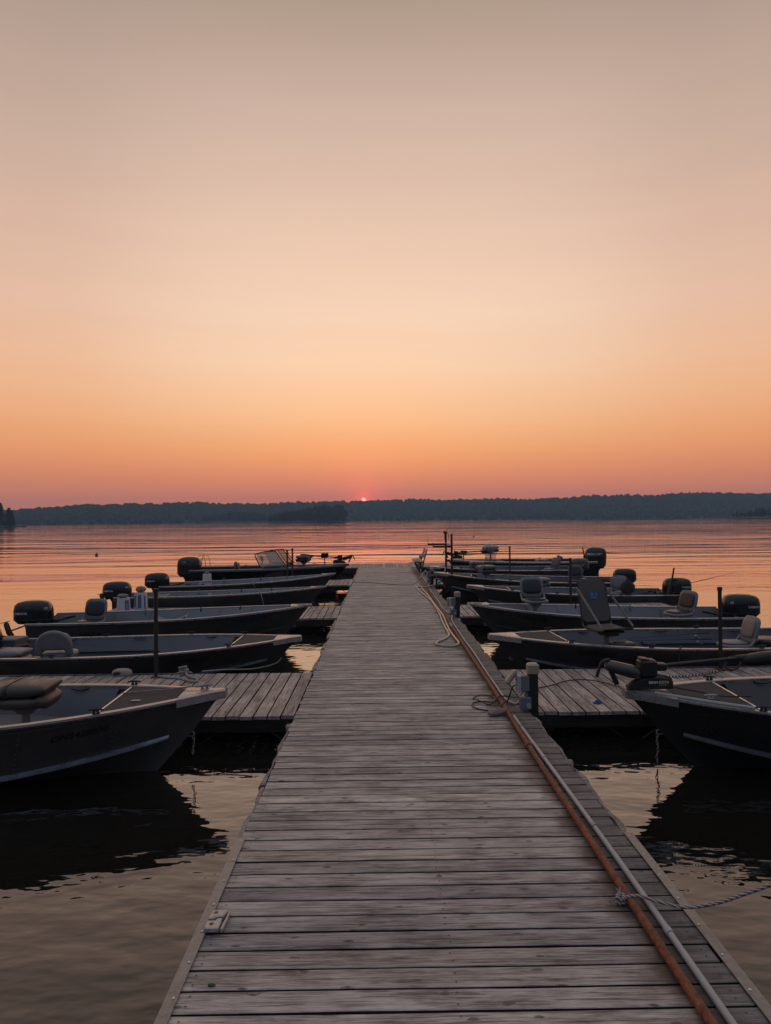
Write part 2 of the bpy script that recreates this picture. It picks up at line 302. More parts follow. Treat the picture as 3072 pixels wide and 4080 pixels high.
# ------------------------------------------------------------------ mesh helpers
class MB:
    def __init__(s): s.v = []; s.f = []
    def add(s, vs, fs):
        o = len(s.v); s.v += [tuple(p) for p in vs]; s.f += [tuple(i+o for i in f) for f in fs]; return s
    def box(s, c, d, M=None, ch=0.):
        x, y, z = d[0]/2, d[1]/2, d[2]/2
        if ch:
            rings = []
            for zz, k in ((-z, ch), (-z+ch, 0), (z-ch, 0), (z, ch)):
                a, b = x-k, y-k
                rings.append([(a-ch, -b, zz), (a, -b+ch, zz), (a, b-ch, zz), (a-ch, b, zz), (-a+ch, b, zz), (-a, b-ch, zz), (-a, -b+ch, zz), (-a+ch, -b, zz)])
            vs, fs = loft(rings, True)
        else:
            vs = [(i, j, k) for k in (-z, z) for i, j in ((-x, -y), (x, -y), (x, y), (-x, y))]
            fs = [(3, 2, 1, 0), (4, 5, 6, 7), (0, 1, 5, 4), (1, 2, 6, 5), (2, 3, 7, 6), (3, 0, 4, 7)]
        R = M or Matrix(); c = Vector(c)
        return s.add([(R @ Vector(p)) + c for p in vs], fs)
    def rings(s, rg, cap=True):
        vs, fs = loft(rg, cap); return s.add(vs, fs)
    def tube(s, path, r, n=8, cap=True):
        P = [Vector(p) for p in path]; rg = []; prev = None
        for i, p in enumerate(P):
            tg = (P[min(i+1, len(P)-1)] - P[max(i-1, 0)]).normalized()
            if prev is None: prev = tg.orthogonal().normalized()
            u = (prev - tg*prev.dot(tg))
            u = u.normalized() if u.length > 1e-6 else tg.orthogonal().normalized()
            w = tg.cross(u); prev = u
            rr = r[i] if isinstance(r, (list, tuple)) else r
            rg.append([p + (u*math.cos(a) + w*math.sin(a))*rr for a in [2*PI*k/n for k in range(n)]])
        return s.rings(rg, cap)
    def cyl(s, a, b, r, n=10): return s.tube([a, b], r, n)
    def pad(s, c, d, M=None, e=.45, nu=16, nv=8):
        """rounded cushion (superellipsoid)"""
        R = M or Matrix(); c = Vector(c); vs = []; fs = []
        pw = lambda v, k: math.copysign(abs(v)**k, v)
        for j in range(nv+1):
            b = -PI/2 + PI*j/nv
            for i in range(nu):
                a = 2*PI*i/nu
                q = Vector((d[0]/2*pw(math.cos(b), e)*pw(math.cos(a), e), d[1]/2*pw(math.cos(b), e)*pw(math.sin(a), e), d[2]/2*pw(math.sin(b), e)))
                vs.append(R @ q + c)
        for j in range(nv):
            for i in range(nu): fs.append((j*nu+i, j*nu+(i+1) % nu, (j+1)*nu+(i+1) % nu, (j+1)*nu+i))
        return s.add(vs, fs)
    def prism(s, poly, axis, a, b, M=None):
        """polygon in the plane across axis, extruded from a to b"""
        def pt(p, h): return {'x': (h, p[0], p[1]), 'y': (p[0], h, p[1]), 'z': (p[0], p[1], h)}[axis]
        n = len(poly); R = M or Matrix()
        vs = [R @ Vector(pt(p, a)) for p in poly] + [R @ Vector(pt(p, b)) for p in poly]
        fs = [tuple(range(n))[::-1], tuple(range(n, 2*n))] + [(i, (i+1) % n, n+(i+1) % n, n+i) for i in range(n)]
        return s.add(vs, fs)
    def mesh(s, name, material, smooth=None):
        me = bpy.data.meshes.new(name); me.from_pydata(s.v, [], s.f); me.validate(); me.update()
        import bmesh
        bm = bmesh.new(); bm.from_mesh(me); bmesh.ops.recalc_face_normals(bm, faces=bm.faces); bm.to_mesh(me); bm.free()
        me.materials.append(MATS[material])
        if smooth:
            me.polygons.foreach_set('use_smooth', [True]*len(me.polygons))
            if smooth is not True: me.set_sharp_from_angle(angle=math.radians(smooth))
        return me
    def build(s, name, material, parent=None, smooth=38, loc=(0, 0, 0), rot=None):
        o = bpy.data.objects.new(name, s.mesh(name, material, smooth)); C.objects.link(o)
        o.parent = parent; o.location = loc
        if rot: o.rotation_euler = rot
        return o
def loft(rg, cap):
    n = len(rg[0]); vs = [p for r in rg for p in r]; fs = []
    for j in range(len(rg)-1):
        for i in range(n): fs.append((j*n+i, j*n+(i+1) % n, (j+1)*n+(i+1) % n, (j+1)*n+i))
    if cap: fs += [tuple(range(n))[::-1], tuple(range((len(rg)-1)*n, len(rg)*n))]
    return vs, fs
def sell(a, b, e, n=20, cx=0., cy=0., z=0.):
    pw = lambda v, k: math.copysign(abs(v)**k, v)
    return [(cx + a*pw(math.cos(2*PI*i/n), e), cy + b*pw(math.sin(2*PI*i/n), e), z) for i in range(n)]
def Rx(d): return Matrix.Rotation(math.radians(d), 4, 'X')
def Ry(d): return Matrix.Rotation(math.radians(d), 4, 'Y')
def Rz(d): return Matrix.Rotation(math.radians(d), 4, 'Z')
def tag(o, label=None, cat=None, group=None, kind=None):
    for k, v in (('label', label), ('category', cat), ('group', group), ('kind', kind)):
        if v: o[k] = v
    return o
def thing(name, label, cat, loc=(0, 0, 0), rz=0., group=None):
    o = bpy.data.objects.new(name, None); C.objects.link(o); o.location = loc; o.rotation_euler = (0, 0, rz); o.empty_display_size = .1
    return tag(o, label, cat, group)
def node(name, parent, loc=(0, 0, 0), rz=0.):
    o = bpy.data.objects.new(name, None); C.objects.link(o); o.parent = parent; o.location = loc; o.rotation_euler = (0, 0, rz); o.empty_display_size = .1
    return o
def put(name, me, parent, loc, rot=(0, 0, 0)):
    o = bpy.data.objects.new(name, me); C.objects.link(o); o.parent = parent; o.location = loc; o.rotation_euler = rot; return o
def spline(pts, n=6):
    P = [Vector(p) for p in pts]; out = []
    for i in range(len(P)-1):
        a, b, c, e = P[max(i-1, 0)], P[i], P[i+1], P[min(i+2, len(P)-1)]
        for k in range(n):
            u = k/n
            out.append(.5*((2*b) + (c-a)*u + (2*a-5*b+4*c-e)*u*u + (3*b-a-3*c+e)*u**3))
    out.append(P[-1]); return out
_tc = {}
def glyphs(txt, size, bold=.0, shear=0.):
    """flat lettering as 2-D vertices and faces, centred"""
    k = (txt, bold, shear)
    if k not in _tc:
        cu = bpy.data.curves.new('lettering', 'FONT'); cu.body = txt; cu.size = 1.0; cu.resolution_u = 3; cu.offset = bold; cu.shear = shear
        ob = bpy.data.objects.new('lettering', cu); C.objects.link(ob)
        dg = bpy.context.evaluated_depsgraph_get(); me = ob.evaluated_get(dg).to_mesh()
        vs = [(v.co.x, v.co.y) for v in me.vertices]; fs = [tuple(p.vertices) for p in me.polygons]
        ob.evaluated_get(dg).to_mesh_clear(); bpy.data.objects.remove(ob); bpy.data.curves.remove(cu)
        x0, x1 = min(v[0] for v in vs), max(v[0] for v in vs); y0, y1 = min(v[1] for v in vs), max(v[1] for v in vs)
        h = y1-y0
        _tc[k] = ([((v[0]-(x0+x1)/2)/h, (v[1]-(y0+y1)/2)/h) for v in vs], fs)
    vs, fs = _tc[k]
    return [(a*size, b*size) for a, b in vs], fs

# ------------------------------------------------------------------ the lake and its shores
w = MB(); w.add([(-1400, -60, 0), (1400, -60, 0), (1400, 1300, 0), (-1400, 1300, 0)], [(0, 1, 2, 3)])
tag(w.build('lake_water', 'water', smooth=None), kind='structure')

def interp(tab, x):
    if x <= tab[0][0]: return tab[0][1]
    for (a, p), (b_, q) in zip(tab, tab[1:]):
        if x <= b_: return p + (q-p)*(x-a)/(b_-a)
    return tab[-1][1]
SHORE = [(-900, 500), (-400, 540), (-245, 570), (0, 712), (300, 650), (600, 610), (900, 600)]
RIDGE = [(-950, 7.0), (-560, 10), (-400, 13.5), (-340, 16.5), (-285, 18.8), (-205, 21.6), (-120, 22.8), (-40, 24.2), (0, 24.6), (90, 25.2), (170, 25.4), (250, 26.9), (330, 27.3), (430, 27.8), (560, 29), (900, 30)]
def shore_y(x): return interp(SHORE, x) + 6*math.sin(x*.031) + 4*math.sin(x*.083+1)
def ridge_h(x): return interp(RIDGE, x) + .9*math.sin(x*.021+1) + .55*math.sin(x*.057) + .35*math.sin(x*.13+2)
def ground_h(x, y):
    k = max(0, min(1, (y-shore_y(x))/150.)); return -.6 + .9*min(1, k*18) + (max(ridge_h(x)-6.8, 1.2))*(k**.75)
xs = [-900+12*i for i in range(151)]; ds_ = [-4, 0, 4, 12, 30, 60, 100, 150, 230, 330]
g = MB(); vs = []; fs = []
for x in xs:
    for q in ds_:
        y = shore_y(x) + q; vs.append((x, y, ground_h(x, y) if q > -4 else -1.2))
n = len(ds_)
for i in range(len(xs)-1):
    for j in range(n-1): fs.append((i*n+j, (i+1)*n+j, (i+1)*n+j+1, i*n+j+1))
g.add(vs, fs); tag(g.build('far_shore', 'shore_soil'), kind='structure')

def blob(mb, p, r, h, R):
    """broadleaf crown: lumpy low-poly ball"""
    nu, nv = 7, 5; vs = []; fs = []; a0 = R.random()*6
    for j in range(nv+1):
        b = -PI/2 + PI*j/nv
        for i in range(nu):
            a = a0 + 2*PI*i/nu; k = R.uniform(.72, 1.12)
            vs.append((p[0]+r*k*math.cos(b)*math.cos(a), p[1]+r*k*math.cos(b)*math.sin(a), p[2]+h*(.56+.44*k*math.sin(b))))
    for j in range(nv):
        for i in range(nu): fs.append((j*nu+i, j*nu+(i+1) % nu, (j+1)*nu+(i+1) % nu, (j+1)*nu+i))
    mb.add(vs, fs)
def cone(mb, p, r, h, R):
    """spruce: stacked ragged skirts"""
    nu = 7; vs = []; fs = []; a0 = R.random()*6; k = 4
    for j in range(k):
        z0 = h*(.10+.80*j/k); z1 = h*(.10+.80*(j+1.35)/k); rr = r*(1-j/k)**.9
        o = len(vs)
        vs.append((p[0], p[1], p[2]+min(z1, h)))
        for i in range(nu):
            a = a0+j+2*PI*i/nu; q = rr*R.uniform(.6, 1.1); vs.append((p[0]+q*math.cos(a), p[1]+q*math.sin(a), p[2]+z0+h*R.uniform(-.04, .04)))
        for i in range(nu): fs.append((o, o+1+i, o+1+(i+1) % nu))
    mb.add(vs, fs)
def wood_mass(name, label, spots, matn, pc, hr, R):
    mb = MB()
    for x, y, z in spots:
        h = R.uniform(*hr)
        if R.random() < pc: cone(mb, (x, y, z), h*R.uniform(.17, .24), h*1.1, R)
        else: blob(mb, (x, y, z), h*R.uniform(.34, .52), h, R)
    o = mb.build(name, matn, smooth=None); return tag(o, label, 'forest', kind='stuff')
R = random.Random(3); spots = []
for row in range(19):
    q = 2 + row*8.2
    x = -640
    while x < 640:
        x += R.uniform(1.2, 3.2) if row in (0, 1, 15, 16, 17, 18) else R.uniform(2.2, 5.0)
        xx = x + R.uniform(-2, 2); y = shore_y(xx) + q + R.uniform(-4, 4); spots.append((xx, y, ground_h(xx, y)-.5))
wood_mass('forest_mass', 'hazy wooded ridge stretching along the whole far shore', spots, 'forest', .13, (4.4, 6.9), R)
# the small wooded island in front of the far shore
def isle(nm, cx, cy, rx_, ry_, tab, n_, label, seed, pc=.72):
    R = random.Random(seed); ring = []; g = MB()
    for i in range(40):
        a = 2*PI*i/40; k = 1+.12*math.sin(3*a+1)+.08*math.sin(7*a); ring.append((cx+rx_*k*math.cos(a), cy+ry_*k*math.sin(a)))
    g.rings([[(x, y, -1) for x, y in ring], [(x, y, .25) for x, y in ring], [(cx+(x-cx)*.8, cy+(y-cy)*.8, 1.4) for x, y in ring]]); tag(g.build(nm + '_ground', 'shore_soil'), kind='structure')
    mb = MB()
    for k in range(n_):
        a = R.random()*2*PI; q = math.sqrt(R.random())*.95; x = cx+rx_*q*math.cos(a); y = cy+ry_*q*math.sin(a); h = interp(tab, x)*R.uniform(.60, 1.03)
        if R.random() < pc: cone(mb, (x, y, .6), h*R.uniform(.17, .24), h*1.08, R)
        else: blob(mb, (x, y, .6), h*.36, h*.92, R)
    tag(mb.build(nm + '_forest', 'spruce', smooth=None), label, 'forest', kind='stuff')
isle('island', -49, 470, 27, 12, [(-78, 3.5), (-66, 6.4), (-52, 8.8), (-38, 11.2), (-28, 12.2), (-22, 10), (-18, 5)], 260, 'dark spruce wood covering the low island left of the setting sun', 5)
isle('point', 247, 400, 50, 16, [(196, 2.5), (206, 4.2), (220, 6.0), (238, 7.4), (300, 8.6)], 240, 'dark conifer wood on the low point at the right edge', 8)
isle('spit', -118, 585, 30, 10, [(-150, 4), (-135, 7.5), (-110, 9.5), (-90, 6)], 150, 'fainter wooded spit behind the left end of the spruce island', 9, .4)

# conifers on the near point at the left edge: single trees
def conifer(x, y, h, R, label):
    t = thing('conifer_tree', label, 'tree', (x, y, .3), group='conifers on the point at the left edge')
    tr = MB(); tr.tube([(0, 0, -.4), (0, 0, h*.5), (.05, 0, h*.98)], [h*.022, h*.014, .01], 7); tr.build('trunk', 'bark', t)
    cr = MB()
    for k in range(900):
        z = h*(.08+.91*R.random()**.8); rr = (1-z/h)**.75*h*.27*R.uniform(.35, 1.1)+.05; a = R.random()*2*PI
        c = Vector((rr*math.cos(a), rr*math.sin(a), z-.12*rr)); u = Vector((math.cos(a), math.sin(a), -.35)).normalized(); v = Vector((-math.sin(a), math.cos(a), R.uniform(-.3, .3)))
        s = h*R.uniform(.035, .075)
        cr.add([c-u*s, c+v*s*.7, c+u*s*1.3, c-v*s*.7], [(0, 1, 2, 3)])
    cr.build('crown', 'spruce', t, smooth=None)
R = random.Random(11)
pg = MB(); ring = [(-177+26*math.cos(2*PI*i/24)*(1+.12*math.sin(4*i)), 300+12*math.sin(2*PI*i/24)) for i in range(24)]
pg.rings([[(x, y, -1) for x, y in ring], [(x, y, .35) for x, y in ring], [(-177+(x+177)*.75, 300+(y-300)*.75, 1.0) for x, y in ring]]); tag(pg.build('near_point_ground', 'shore_soil'), kind='structure')
for x, y, h, l in ((-154.6, 299, 6.9, 'shortest dark conifer at the tip of the left-edge point'), (-157.2, 302, 8.0, 'narrow dark conifer second from the tip of the left-edge point'),
                   (-158.8, 298, 10.0, 'tallest dark conifer cut by the left edge of the picture'), (-163, 303, 9.8, 'dark conifer behind the tallest one, just outside the left edge'), (-167, 297, 11.5, 'broad dark conifer furthest left on the point')):
    conifer(x, y, h, R, l)

# ------------------------------------------------------------------ docks
DZ = .30
def plank_mesh(length, width, thick, seed, m, nsec=4):
    R = random.Random(seed); rg = []
    for i in range(nsec):
        x = -length/2 + length*i/(nsec-1)
        if i in (0, nsec-1): x += R.uniform(-.006, .006)
        a = width/2 + R.uniform(-.0022, .0022); b = width/2 + R.uniform(-.0022, .0022); z = R.uniform(-.0015, .0015); c = .0028
        rg.append([(x, -a, -thick), (x, b, -thick), (x, b, z-c), (x, b-c, z), (x, -a+c, z), (x, -a, z-c)])
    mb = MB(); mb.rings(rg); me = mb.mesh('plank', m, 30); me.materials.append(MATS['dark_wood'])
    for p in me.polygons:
        if abs(p.normal.y) > .8: p.material_index = 1  # side faces near-black: shade of the gaps between boards put into the colour
    return me
deck = thing('main_dock', 'long weathered grey plank dock running straight out over the lake', 'dock', (0, 0, 0))
X0, X1, YE = -.885, 1.512, 28.95
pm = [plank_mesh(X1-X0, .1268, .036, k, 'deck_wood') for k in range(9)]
y = 2.05; i = 0
R = random.Random(21)
while y < YE - .07:
    put('plank', pm[R.randrange(9)], deck, ((X0+X1)/2 + R.uniform(-.007, .007), y+.07, DZ + R.uniform(-.001, .001)), (R.uniform(-.010, .010), R.uniform(-.0006, .0006), (PI if R.random() < .5 else 0) + R.uniform(-.0012, .0012)))
    y += .1414 + R.uniform(-.0012, .0012)
for x in (X0+.05, -.1, .72, X1-.05):
    mb = MB(); mb.box((x, (2+YE)/2, .155), (.05, YE-2, .20)); mb.build('joist', 'dark_wood', deck)
# screw heads, three rows
mb = MB(); y = 2.05
while y < 16:
    for x in (X0+.06, .305, X1-.06):
        for q in (.04, .1):
            cx, cy = x+R.uniform(-.008, .008), y+q+R.uniform(-.008, .008)
            mb.add([(cx+.0045*math.cos(a), cy+.0045*math.sin(a), DZ+.0032) for a in [k*PI/3 for k in range(6)]], [(0, 1, 2, 3, 4, 5)])
    y += .1414
tag(mb.build('screw_heads', 'steel_brown', deck, smooth=None), kind='stuff')
# galvanised edge strips at the near end
for sx, x, lab in ((-1, -.889, 'dull metal edging along the left side'), (1, 1.534, 'spotted metal edging along the right side')):
    mb = MB(); a = 2.0; pts = []
    for k in range(9): pts.append(a + (4.47-a)*k/8)
    for p, q in zip(pts, pts[1:]): mb.box((x+R.uniform(-.001, .001), (p+q)/2, DZ+.009+R.uniform(-.0006, .0006)), (.052, q-p+.0005, .005))
    mb.box((x+sx*.026, (a+4.47)/2, DZ-.045), (.005, 4.47-a, .108))
    o = mb.build('edge_strip', 'galv', deck); o['label'] = lab
    for k in range(9):
        b = MB(); b.pad((x-sx*.008, 2.5+.24*k, DZ+.013), (.014, .014, .008), e=1, nu=8, nv=4); b.build('bolt', 'alu', o)
# chewed rub boards along the sides
def rub(x, sx, a, b):
    mb = MB(); rg = []; n = max(4, int((b-a)/.13))
    for k in range(n+1):
        y = a+(b-a)*k/n; o = R.uniform(.014, .058); z = DZ + R.uniform(-.035, -.006)
        rg.append([(x, y, z-.10), (x+sx*o*.7, y, z-.10), (x+sx*o, y, z-.02), (x+sx*o*.75, y, z), (x, y, z+.004)])
    mb.rings(rg); mb.build('rub_board', 'edge_wood', deck, smooth=25)
for a, b in ((4.5, 5.4), (5.43, 7.0), (9.45, 11.0), (11.05, 11.75), (12.1, 14.2), (16.5, 18.4), (18.9, 20.3), (20.35, 21.3), (23.5, 26), (26.1, 28.8)): rub(X0-.012, -1, a, b)
for a, b in ((4.55, 5.9), (5.95, 7.2), (9.5, 10.6), (10.8, 12.6), (12.7, 13.6), (13.8, 14.25), (16.4, 17.6), (17.7, 18.6), (19.0, 21.2), (23.6, 25.8), (26, 28.8)): rub(X1+.012, 1, a, b)
# billets of foam float under the deck
for y in (5.6, 11.8, 18.6, 25.6):
    mb = MB(); mb.box(((X0+X1)/2, y, 0.0), (1.7, 1.1, .11), ch=.02); mb.build('float_billet', 'dark_wood', deck)

def finger(label, sx, ya, yb, xend, group):
    xa = X0-.012 if sx < 0 else X1+.012
    L_ = abs(xend-xa)
    t = thing('finger_dock', label, 'dock', (xa, ya, 0), group=group)
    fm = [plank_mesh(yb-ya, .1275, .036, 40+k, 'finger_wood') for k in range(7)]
    n = int(L_/.1405)
    for k in range(n):
        x = sx*(.07+.1405*k)
        put('plank', fm[R.randrange(7)], t, (x, (yb-ya)/2 + R.uniform(-.012, .012), DZ-.006 + R.uniform(-.002, .002)), (R.uniform(-.006, .006), 0, PI/2 + (PI if R.random() < .5 else 0) + R.uniform(-.0015, .0015)))
    for yy in (.04, (yb-ya)/2, yb-ya-.04):
        mb = MB(); mb.box((sx*L_/2, yy, .19), (L_-.02, .045, .13)); mb.build('joist', 'dark_wood', t)
        mb = MB(); mb.box((sx*L_/2, yy, -.02), (L_-.02, .05, .035)); mb.build('lower_chord', 'dark_wood', t)
    for k in range(int(L_/.55)):
        x = sx*(.25+.55*k); mb = MB(); mb.cyl((x, .04, .12), (x+sx*.27*(1 if k % 2 else -1)*.8, .04, -.02), .009, 6); mb.build('truss_rod', 'steel_brown', t)
    mb = MB(); mb.box((sx*L_*.62, yb-ya-.012, DZ+.004), (L_*.66, .035, .006)); mb.box((sx*L_*.62, yb-ya+.007, DZ-.05), (L_*.66, .004, .11)); mb.build('edge_strip', 'galv', t)
    return t
GF = 'finger docks branching off the main dock'
finger('nearest plank finger dock on the left, behind the boat numbered ON2428830', -1, 7.27, 9.30, -6.6, GF)
finger('middle plank finger dock on the left carrying the two white buckets', -1, 14.36, 16.32, -6.15, GF)
finger('farthest plank finger dock on the left, carrying one white bucket', -1, 21.45, 23.30, -6.1, GF)
finger('nearest plank finger dock on the right, behind the boat with the electric bow motor', 1, 7.31, 9.34, 7.4, GF)
finger('middle plank finger dock on the right, behind the boat numbered ON461789', 1, 14.40, 16.30, 6.5, GF)
finger('farthest plank finger dock on the right, behind the hose rack', 1, 21.45, 23.30, 6.3, GF)
t = thing('end_dock', 'plank cross dock closing off the far end of the long dock', 'dock', (0, YE+.01, 0))
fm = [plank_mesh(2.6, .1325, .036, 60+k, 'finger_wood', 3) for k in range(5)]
x = -7.6
while x < 8.0:
    put('plank', fm[R.randrange(5)], t, (x, 1.31, DZ-.004+R.uniform(-.003, .003)), (R.uniform(-.006, .006), 0, PI/2+(PI if R.random() < .5 else 0))); x += .1405
for yy in (.05, 2.5):
    mb = MB(); mb.box((.2, yy, .15), (15.5, .05, .2)); mb.build('joist', 'dark_wood', t)

# ------------------------------------------------------------------ boats
class Hull:
    def __init__(s, L, B, gb, gs, chine_bow=.52, full=2.3):
        s.L, s.B, s.gb, s.gs, s.cb, s.full = L, B, gb, gs, chine_bow, full
    def stemx(s, z): return s.L - .60*max(0, 1-z/s.gb)**1.1
    def gun(s, t):
        b = s.B/2*((.9+.1*math.sin(PI/2*t/.42)) if t < .42 else 1-((t-.42)/.58)**s.full)
        return Vector((t*s.L, max(b, .018), s.gs + (s.gb-s.gs)*t**2.4))
    def chi(s, t):
        c = s.B/2*.80*((.93+.07*math.sin(PI/2*t/.35)) if t < .35 else 1-((t-.35)/.65)**1.75)
        ze = s.cb*s.gb
        return Vector((t*s.stemx(ze), max(c, .012), .02 + (ze-.02)*t**2.9))
    def keel(s, t): return Vector((t*s.stemx(0.0), .0, -.14*(1-t**5)))
    def side(s, t, k, sg, off=0.):
        """point on the side plank; k 0 chine .. 1 gunwale"""
        a, b = s.chi(t), s.gun(t); p = a.lerp(b, k)
        n = Vector((0, (b.z-a.z), -(b.y-a.y))).normalized()
        p = p + n*off; return Vector((p.x, sg*p.y, p.z))
    def inner(s, t, z, sg, off=.035):
        a, b = s.chi(t), s.gun(t); z = max(z, a.z+.012); k = max(0, min(1, (z-a.z)/max(b.z-a.z, .01))); p = a.lerp(b, k)
        return Vector((p.x, sg*max(p.y-off, .004), z))
def rail(mb, path, sg, prof):
    """sweep a gunwale section (u inward, w up) along a side"""
    rg = []
    for i, p in enumerate(path):
        q = path[min(i+1, len(path)-1)] - path[max(i-1, 0)]; q.z = 0; q.normalize()
        inn = Vector((-q.y, q.x, 0)); inn = inn if inn.y*sg < 0 else -inn
        rg.append([p + inn*u + Vector((0, 0, w)) for u, w in prof])
    mb.rings(rg)
TS = [0, .06, .14, .24, .34, .44, .54, .62, .70, .77, .83, .88, .92, .955, .98, 1.0]

def lettering(name, hull, parent, txt, size, tc_, kc, sg, dr, matn, bold=.01, shear=0., off=.0035, slope=0.):
    vs, fs = glyphs(txt, size, bold, shear); mb = MB(); a, b = hull.chi(tc_), hull.gun(tc_); H = max(b.z-a.z, .05)
    mb.add([hull.side(tc_ + dr*u/hull.L, kc + (v+slope*u)/H, sg, off) for u, v in vs], fs)
    return mb.build(name, matn, parent, smooth=None)

def make_boat(name, label, cat, bow, stern, gb, gs, B, style, hullm, innerm, group, view):
    """view: +1 when the photographed side is local -y (boats left of the dock), -1 for those on the right"""
    d_ = Vector((bow[0]-stern[0], bow[1]-stern[1])); L = d_.length; a = math.atan2(d_.y, d_.x)
    root = thing(name, label, cat, (stern[0], stern[1], 0), a, group)
    H = Hull(L, B, gb, gs); root.rotation_euler.x = rnd.uniform(-.022, .022)
    mb = MB()
    # outer skin, one continuous strip port keel to starboard gunwale
    for sg in (-1, 1):
        rows = [[Vector((p.x, sg*p.y, p.z)) for p in (H.keel(t), H.keel(t).lerp(H.chi(t), .5), H.chi(t))] + [H.side(t, .35, sg), H.side(t, .7, sg), H.side(t, 1, sg)] for t in TS]
        vs = [p for r_ in rows for p in r_]; n = 6; fs = []
        for i in range(len(TS)-1):
            for j in range(n-1): fs.append((i*n+j, (i+1)*n+j, (i+1)*n+j+1, i*n+j+1))
        mb.add(vs, fs)
    k0 = H.keel(0); c0 = H.chi(0); g0 = H.gun(0)
    mb.add([(0, -g0.y, g0.z), (0, -c0.y, c0.z), (0, 0, k0.z), (0, c0.y, c0.z), (0, g0.y, g0.z), (0, g0.y*.5, g0.z-.06), (0, -g0.y*.5, g0.z-.06)], [(0, 1, 2, 3, 4, 5, 6)])
    mb.build('hull', hullm, root, smooth=22)
    # liner
    zf = {'util': .10, 'deep': .12, 'bass': .22}[style]
    te = .92 if style == 'util' else .80; tin = [t for t in TS if t <= te]; lo_ = lambda t: .035 if style == 'util' or t < .7 else .075
    mb = MB()
    for sg in (-1, 1):
        rows = [[H.inner(t, H.gun(t).z-.004, sg), H.inner(t, (H.gun(t).z+zf)/2, sg, lo_(t)), H.inner(t, zf, sg, lo_(t))] for t in tin]
        vs = [p for r_ in rows for p in r_]; fs = []
        for i in range(len(tin)-1):
            for j in range(2): fs.append((i*3+j, (i+1)*3+j, (i+1)*3+j+1, i*3+j+1))
        mb.add(vs, fs)
    fl = [H.inner(t, zf, -1) for t in tin] + [H.inner(t, zf, 1) for t in tin[::-1]]
    nn_ = len(tin); mb.add(fl, [(i, i+1, 2*nn_-2-i, 2*nn_-1-i) for i in range(nn_-1)])
    p, q = H.inner(0, g0.z-.03, -1), H.inner(0, zf, -1)
    mb.add([(.04, p.y, p.z), (.04, q.y, q.z), (.04, -q.y, q.z), (.04, -p.y, p.z)], [(0, 1, 2, 3)])
    p, q = H.inner(te, H.gun(te).z-.04, -1, .12), H.inner(te, zf, -1, .14)
    mb.add([(p.x, p.y, p.z), (p.x, q.y, q.z), (p.x, -q.y, q.z), (p.x, -p.y, p.z)], [(0, 1, 2, 3)])
    mb.build('liner', innerm, root, smooth=30)
    mb = MB(); tp = [(-g0.y, g0.z-.03), (-g0.y*.45, g0.z-.06), (g0.y*.45, g0.z-.06), (g0.y, g0.z-.03)]
    mb.box((.02, 0, g0.z-.055), (.05, g0.y*1.98, .03), ch=.006); mb.build('transom_cap', 'alu_rail', root)
    # gunwales and ribs
    prof = {'util': [(-.022, -.018), (-.022, .012), (-.010, .018), (.030, .018), (.036, .006), (.030, -.010)],
            'deep': [(-.010, -.016), (-.020, -.006), (-.018, .012), (.042, .014), (.050, .006), (.050, -.030), (.02, -.032)],
            'bass': [(-.03, -.05), (-.034, .0), (-.02, .02), (.08, .022), (.09, .01), (.085, -.02)]}[style]
    for sg in (-1, 1):
        path = [Vector((p.x, sg*p.y, p.z)) for p in (H.gun(t) for t in TS)]
        mb = MB(); rail(mb, path, sg, prof); mb.build('gunwale', 'alu_rail' if style != 'bass' else 'strip_dim' if view > 0 else 'alu_rail', root, smooth=30)
        # spray rail over the chine
        lo = .42 if style == 'util' else .02
        mb = MB(); ts = [t for t in TS if lo <= t <= .97]; rg = []
        for t in ts:
            c = H.side(t, 0, sg); w_ = .042*min(1, (1.0-t)*9+.12)*(1 if style != 'util' else .22); up = Vector((0, 0, .020 if style != 'util' else .006))
            o = Vector((0, sg*w_, 0)); rg.append([c+up*2.3-o*.05, c+up*.2+o*1.15, c-up*.5+o*1.1, c-up*.9-o*.1])
        mb.rings(rg); mb.build('spray_rail', hullm if style == 'util' else 'strip_dim' if hullm == 'hull_dark' else 'rail_strip', root, smooth=40)
        if style != 'util':   # pressed strake under the gunwale
            mb = MB(); ts = [t for t in TS if t <= .955]
            mb.rings([[H.side(t, .86, sg, -.004), H.side(t, .865, sg, .007), H.side(t, .885, sg, .007), H.side(t, .89, sg, -.004)] for t in ts]); mb.build('strake', hullm, root)
        else:                 # doubled seam of the bow plate
            mb = MB(); ps = [H.side(.93-.20*k/8, .97-.95*k/8, sg, .003) for k in range(9)]; mb.tube(ps, .006, 5); mb.build('bow_seam', hullm, root)
            for t in (.22, .36, .5, .64, .77):
                mb = MB(); g_ = H.gun(t); a1 = H.inner(t, g_.z-.02, sg, .040); b1 = H.inner(t, zf, sg, .040); mb.rings([[p + Vector((dx, -sg*dy, 0)) for dx, dy in ((-.015, 0), (.015, 0), (.015, .014), (-.015, .014))] for p in (a1, b1)]); mb.build('rib', innerm, root)
